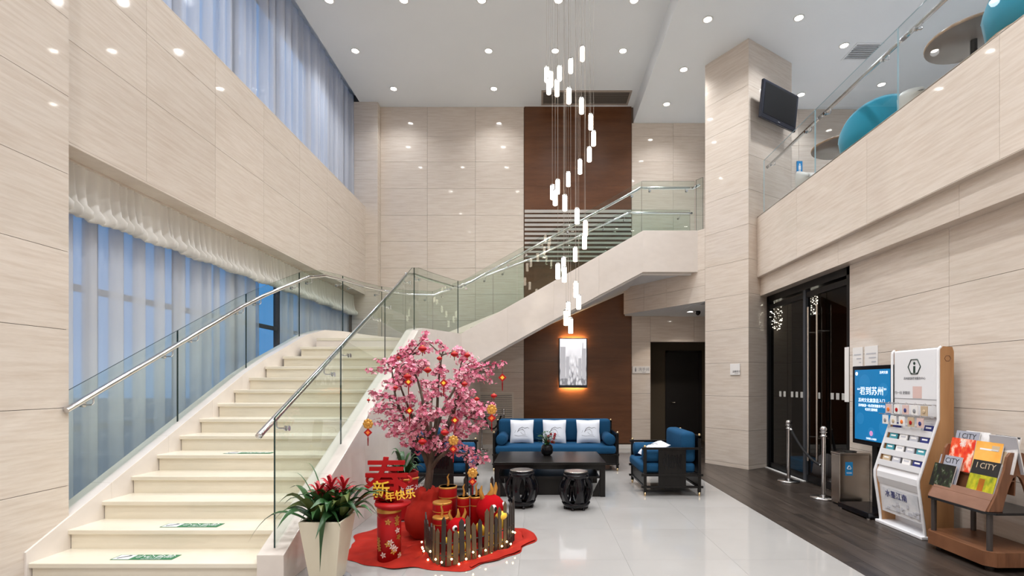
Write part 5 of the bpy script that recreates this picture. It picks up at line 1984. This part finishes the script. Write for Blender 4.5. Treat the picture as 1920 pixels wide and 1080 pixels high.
sgx, sgy = -1.262, 4.28
cyl = empty('new_year_column', (sgx, sgy, .012), 0, 'tall red paper column with gold blossom motifs and a red spring character on top', 'decoration')
MB().lathe([(.0001, 0), (.098, 0), (.098, .44), (.0001, .44)], 28).build('body', 'red_paper', cyl)
MB().lathe([(.099, .405), (.103, .415), (.103, .432), (.099, .442)], 28).build('gold_band', 'gold', cyl)
mb1, mb2 = MB(), MB()
r_ = random.Random(15)
for i in range(16):
    a = R(-90) + R(r_.uniform(-75, 75))
    z = r_.uniform(.04, .36)
    c = Vector((math.cos(a) * .0985, math.sin(a) * .0985, z))
    nn = Vector((math.cos(a), math.sin(a), 0))
    tt = Vector((-nn.y, nn.x, 0))
    for k_ in range(5):
        th = k_ * 1.2566 + i
        q = c + (tt * math.cos(th) + Vector((0, 0, 1)) * math.sin(th)) * .015
        e1, e2 = (tt * math.cos(th) + Vector((0, 0, 1)) * math.sin(th)) * .014, (tt * -math.sin(th) + Vector((0, 0, 1)) * math.cos(th)) * .008
        (mb1 if i % 3 else mb2).add([q - e1 + nn * .002, q - e2 + nn * .003, q + e1 + nn * .002, q + e2 + nn * .003], [(0, 1, 2, 3)])
mb1.build('gold_motif', 'gold', cyl)
mb2.build('pale_motif', 'card_pink', cyl)
MB().box(-.12, .12, -.012, .012, .44, .50).build('sign_foot', 'red_paper', cyl, bevel=.01)
MB().lathe([(.0001, -.012), (.115, -.012), (.115, .012), (.0001, .012)], 32, (-.02, 0, .585), rot=Matrix.Rotation(R(90), 3, 'X')).build('sign_disc', 'red_dark', cyl)
text('春', .38, 'red_paper', 'spring_character', cyl, (-.02, -.012, .655), FACE_S, .014, bold=.005)
mb = MB()
for sx in (-1, 1):
    pts = []
    for i in range(14):
        a = i / 13 * 4.6
        rr = .055 * (1 - i / 16)
        pts.append((sx * (.13 + .03 - rr * math.cos(a)), -.006, .66 + rr * math.sin(a)))
    mb.tube(pts, .012, 6)
mb.build('cloud_scroll', 'red_paper', cyl)
# gold greeting on a red round tray
text('年快乐', .085, 'gold_bright', 'greeting', cyl, (.105, -.045, .545), Euler((R(90), R(-8), 0)), .006, bold=.001)
text('新', .15, 'gold_bright', 'greeting', cyl, (-.055, -.043, .585), FACE_S, .006, bold=.001)
MB().lathe([(.0001, -.03), (.10, -.03), (.145, .0), (.15, .02), (.0001, .02)], 32, (.03, .0, .46)).build('sign_tray', 'red_paper', cyl)

drum(-.86, 4.80, .085, .50, 'tallest red drum with gold lid beside the tree trunk')
drum(-.875, 4.60, .085, .40, 'red drum standing in front of the tallest drum', False, False)
drum(-.855, 4.47, .080, .30, 'low red drum with gold rim behind the small plush', True, False)
drum(-.70, 4.72, .058, .42, 'slim red drum with gold lid beside the pair at the fence back')
drum(-.585, 4.74, .058, .42, 'slim red drum with gold lid behind the larger plush')


# ---- plush toys
def plush(x, y, s_, rz, label):
    g = empty('plush_toy', (x, y, .02), rz, label, 'toy', 'red plush toys')
    MB().ball((0, 0, .13 * s_), .12 * s_, .11 * s_, .13 * s_).build('body', 'plush_red', g)
    MB().ball((0, -.075 * s_, .12 * s_), .085 * s_, .05 * s_, .09 * s_).build('belly', 'plush_yellow', g)
    MB().ball((0, -.03 * s_, .33 * s_), .135 * s_, .125 * s_, .13 * s_).build('head', 'plush_red', g)
    MB().ball((0, -.15 * s_, .29 * s_), .06 * s_, .055 * s_, .04 * s_).ball((0, -.14 * s_, .265 * s_), .05 * s_, .045 * s_, .02 * s_).build('beak', 'gold_bright', g)
    for sx in (-1, 1):
        e = MB().ball((sx * .062 * s_, -.125 * s_, .355 * s_), .034 * s_, .02 * s_, .038 * s_, 10, 7).build('eye', 'eye_white', g)
        MB().ball((sx * .058 * s_, -.143 * s_, .355 * s_), .018 * s_, .010 * s_, .022 * s_, 10, 7).build('pupil', 'eye_black', e)
        MB().tube([(sx * .07 * s_, 0, .43 * s_), (sx * .10 * s_, 0, .50 * s_), (sx * .09 * s_, -.01 * s_, .55 * s_)], [.022 * s_, .018 * s_, .004 * s_], 8).build('horn', 'gold', g)
        MB().ball((sx * .12 * s_, -.03 * s_, .17 * s_), .03 * s_, .05 * s_, .075 * s_, 10, 7, rot=Euler((0, R(sx * 25), 0)).to_matrix()).build('wing', 'plush_yellow', g)
        MB().ball((sx * .06 * s_, -.09 * s_, .03 * s_), .045 * s_, .065 * s_, .03 * s_, 10, 7).build('foot', 'gold_bright', g)
    MB().tube([(0, -.02 * s_, .45 * s_), (0, -.05 * s_, .50 * s_), (0, -.03 * s_, .56 * s_)], [.03 * s_, .02 * s_, .004 * s_], 8).build('crest', 'gold', g)


plush(-.70, 4.36, .72, R(25), 'smaller red plush toy with horns looking over the pickets')
plush(-.46, 4.62, 1.02, R(52), 'larger red plush toy with yellow belly turned to the sofa')

# ---- picket fence with fairy lights
pfence = empty('picket_fence', (-.72, 4.35, 0), 0, 'low toy picket fence of brown stakes around the plush toys', 'fence')
fpath = [(-1.03, 4.56), (-.97, 4.36), (-.86, 4.16), (-.76, 4.10), (-.60, 4.20), (-.42, 4.36), (-.28, 4.54), (-.23, 4.74)]
fa = arc_key([(a, b_, 0) for a, b_ in fpath])


def fpt(s):
    for i in range(len(fa) - 1):
        if s <= fa[i + 1] or i == len(fa) - 2:
            t = (s - fa[i]) / (fa[i + 1] - fa[i])
            return Vector((fpath[i][0] + (fpath[i + 1][0] - fpath[i][0]) * t, fpath[i][1] + (fpath[i + 1][1] - fpath[i][1]) * t, 0)), math.atan2(fpath[i + 1][1] - fpath[i][1], fpath[i + 1][0] - fpath[i][0])


r_ = random.Random(31)
NP = 25
for i in range(NP):
    s = fa[-1] * i / (NP - 1)
    p, a = fpt(s)
    w, h = r_.uniform(.034, .044), r_.uniform(.24, .38) + .08 * (i / NP)
    rt = Matrix.Rotation(a, 3, 'Z') @ Matrix.Rotation(R(r_.uniform(-2, 2)), 3, 'Y')
    prf = [(-w / 2, 0, 0), (w / 2, 0, 0), (w / 2, 0, h - .03), (0, 0, h), (-w / 2, 0, h - .03)]
    mb = MB().extrude([p + Vector((0, 0, .012)) + rt @ Vector(q) for q in prf], rt @ Vector((0, .010, 0)))
    wpart(mb, 'picket', 'picket' if (i % 3 and 5 < i < 22) else 'picket_dark', pfence)
for z in (.09, .19):
    wpart(MB().tube([fpt(fa[-1] * i / 30)[0] + Vector((0, .012, z)) for i in range(31)], .006, 5), 'fence_rail', 'picket_dark', pfence)
# rear pickets
for i in range(7):
    p = Vector((-.78 + i * .065, 4.92 + .01 * (i % 2), .012))
    h = .40 + .06 * ((i * 3) % 4)
    wpart(MB().extrude([p + Vector(q) for q in [(-.016, 0, 0), (.016, 0, 0), (.016, 0, h - .03), (0, 0, h), (-.016, 0, h - .03)]], (0, .01, 0)), 'picket', 'picket_dark', pfence)
ls = empty('fairy_light_string', (-.72, 4.20, .03), 0, 'string of warm fairy lights wound along the picket fence', 'lights')
pts = []
for i in range(90):
    p, a = fpt(fa[-1] * i / 89)
    p = p + Vector((math.sin(a) * .022, -math.cos(a) * .022, .05 + .035 * math.sin(i * .55) + .02 * math.sin(i * 1.3) + (.10 if i > 78 else 0) * ((i - 78) / 11)))
    pts.append(p)
wpart(MB().tube(pts, .0018, 4), 'wire', 'picket_dark', ls)
for i in range(2, 90, 4):
    wpart(MB().ball(pts[i] + Vector((0, -.006, r_.uniform(-.015, .03))), .0085, nu=8, nv=6), 'bulb', 'bulb_glow', ls)
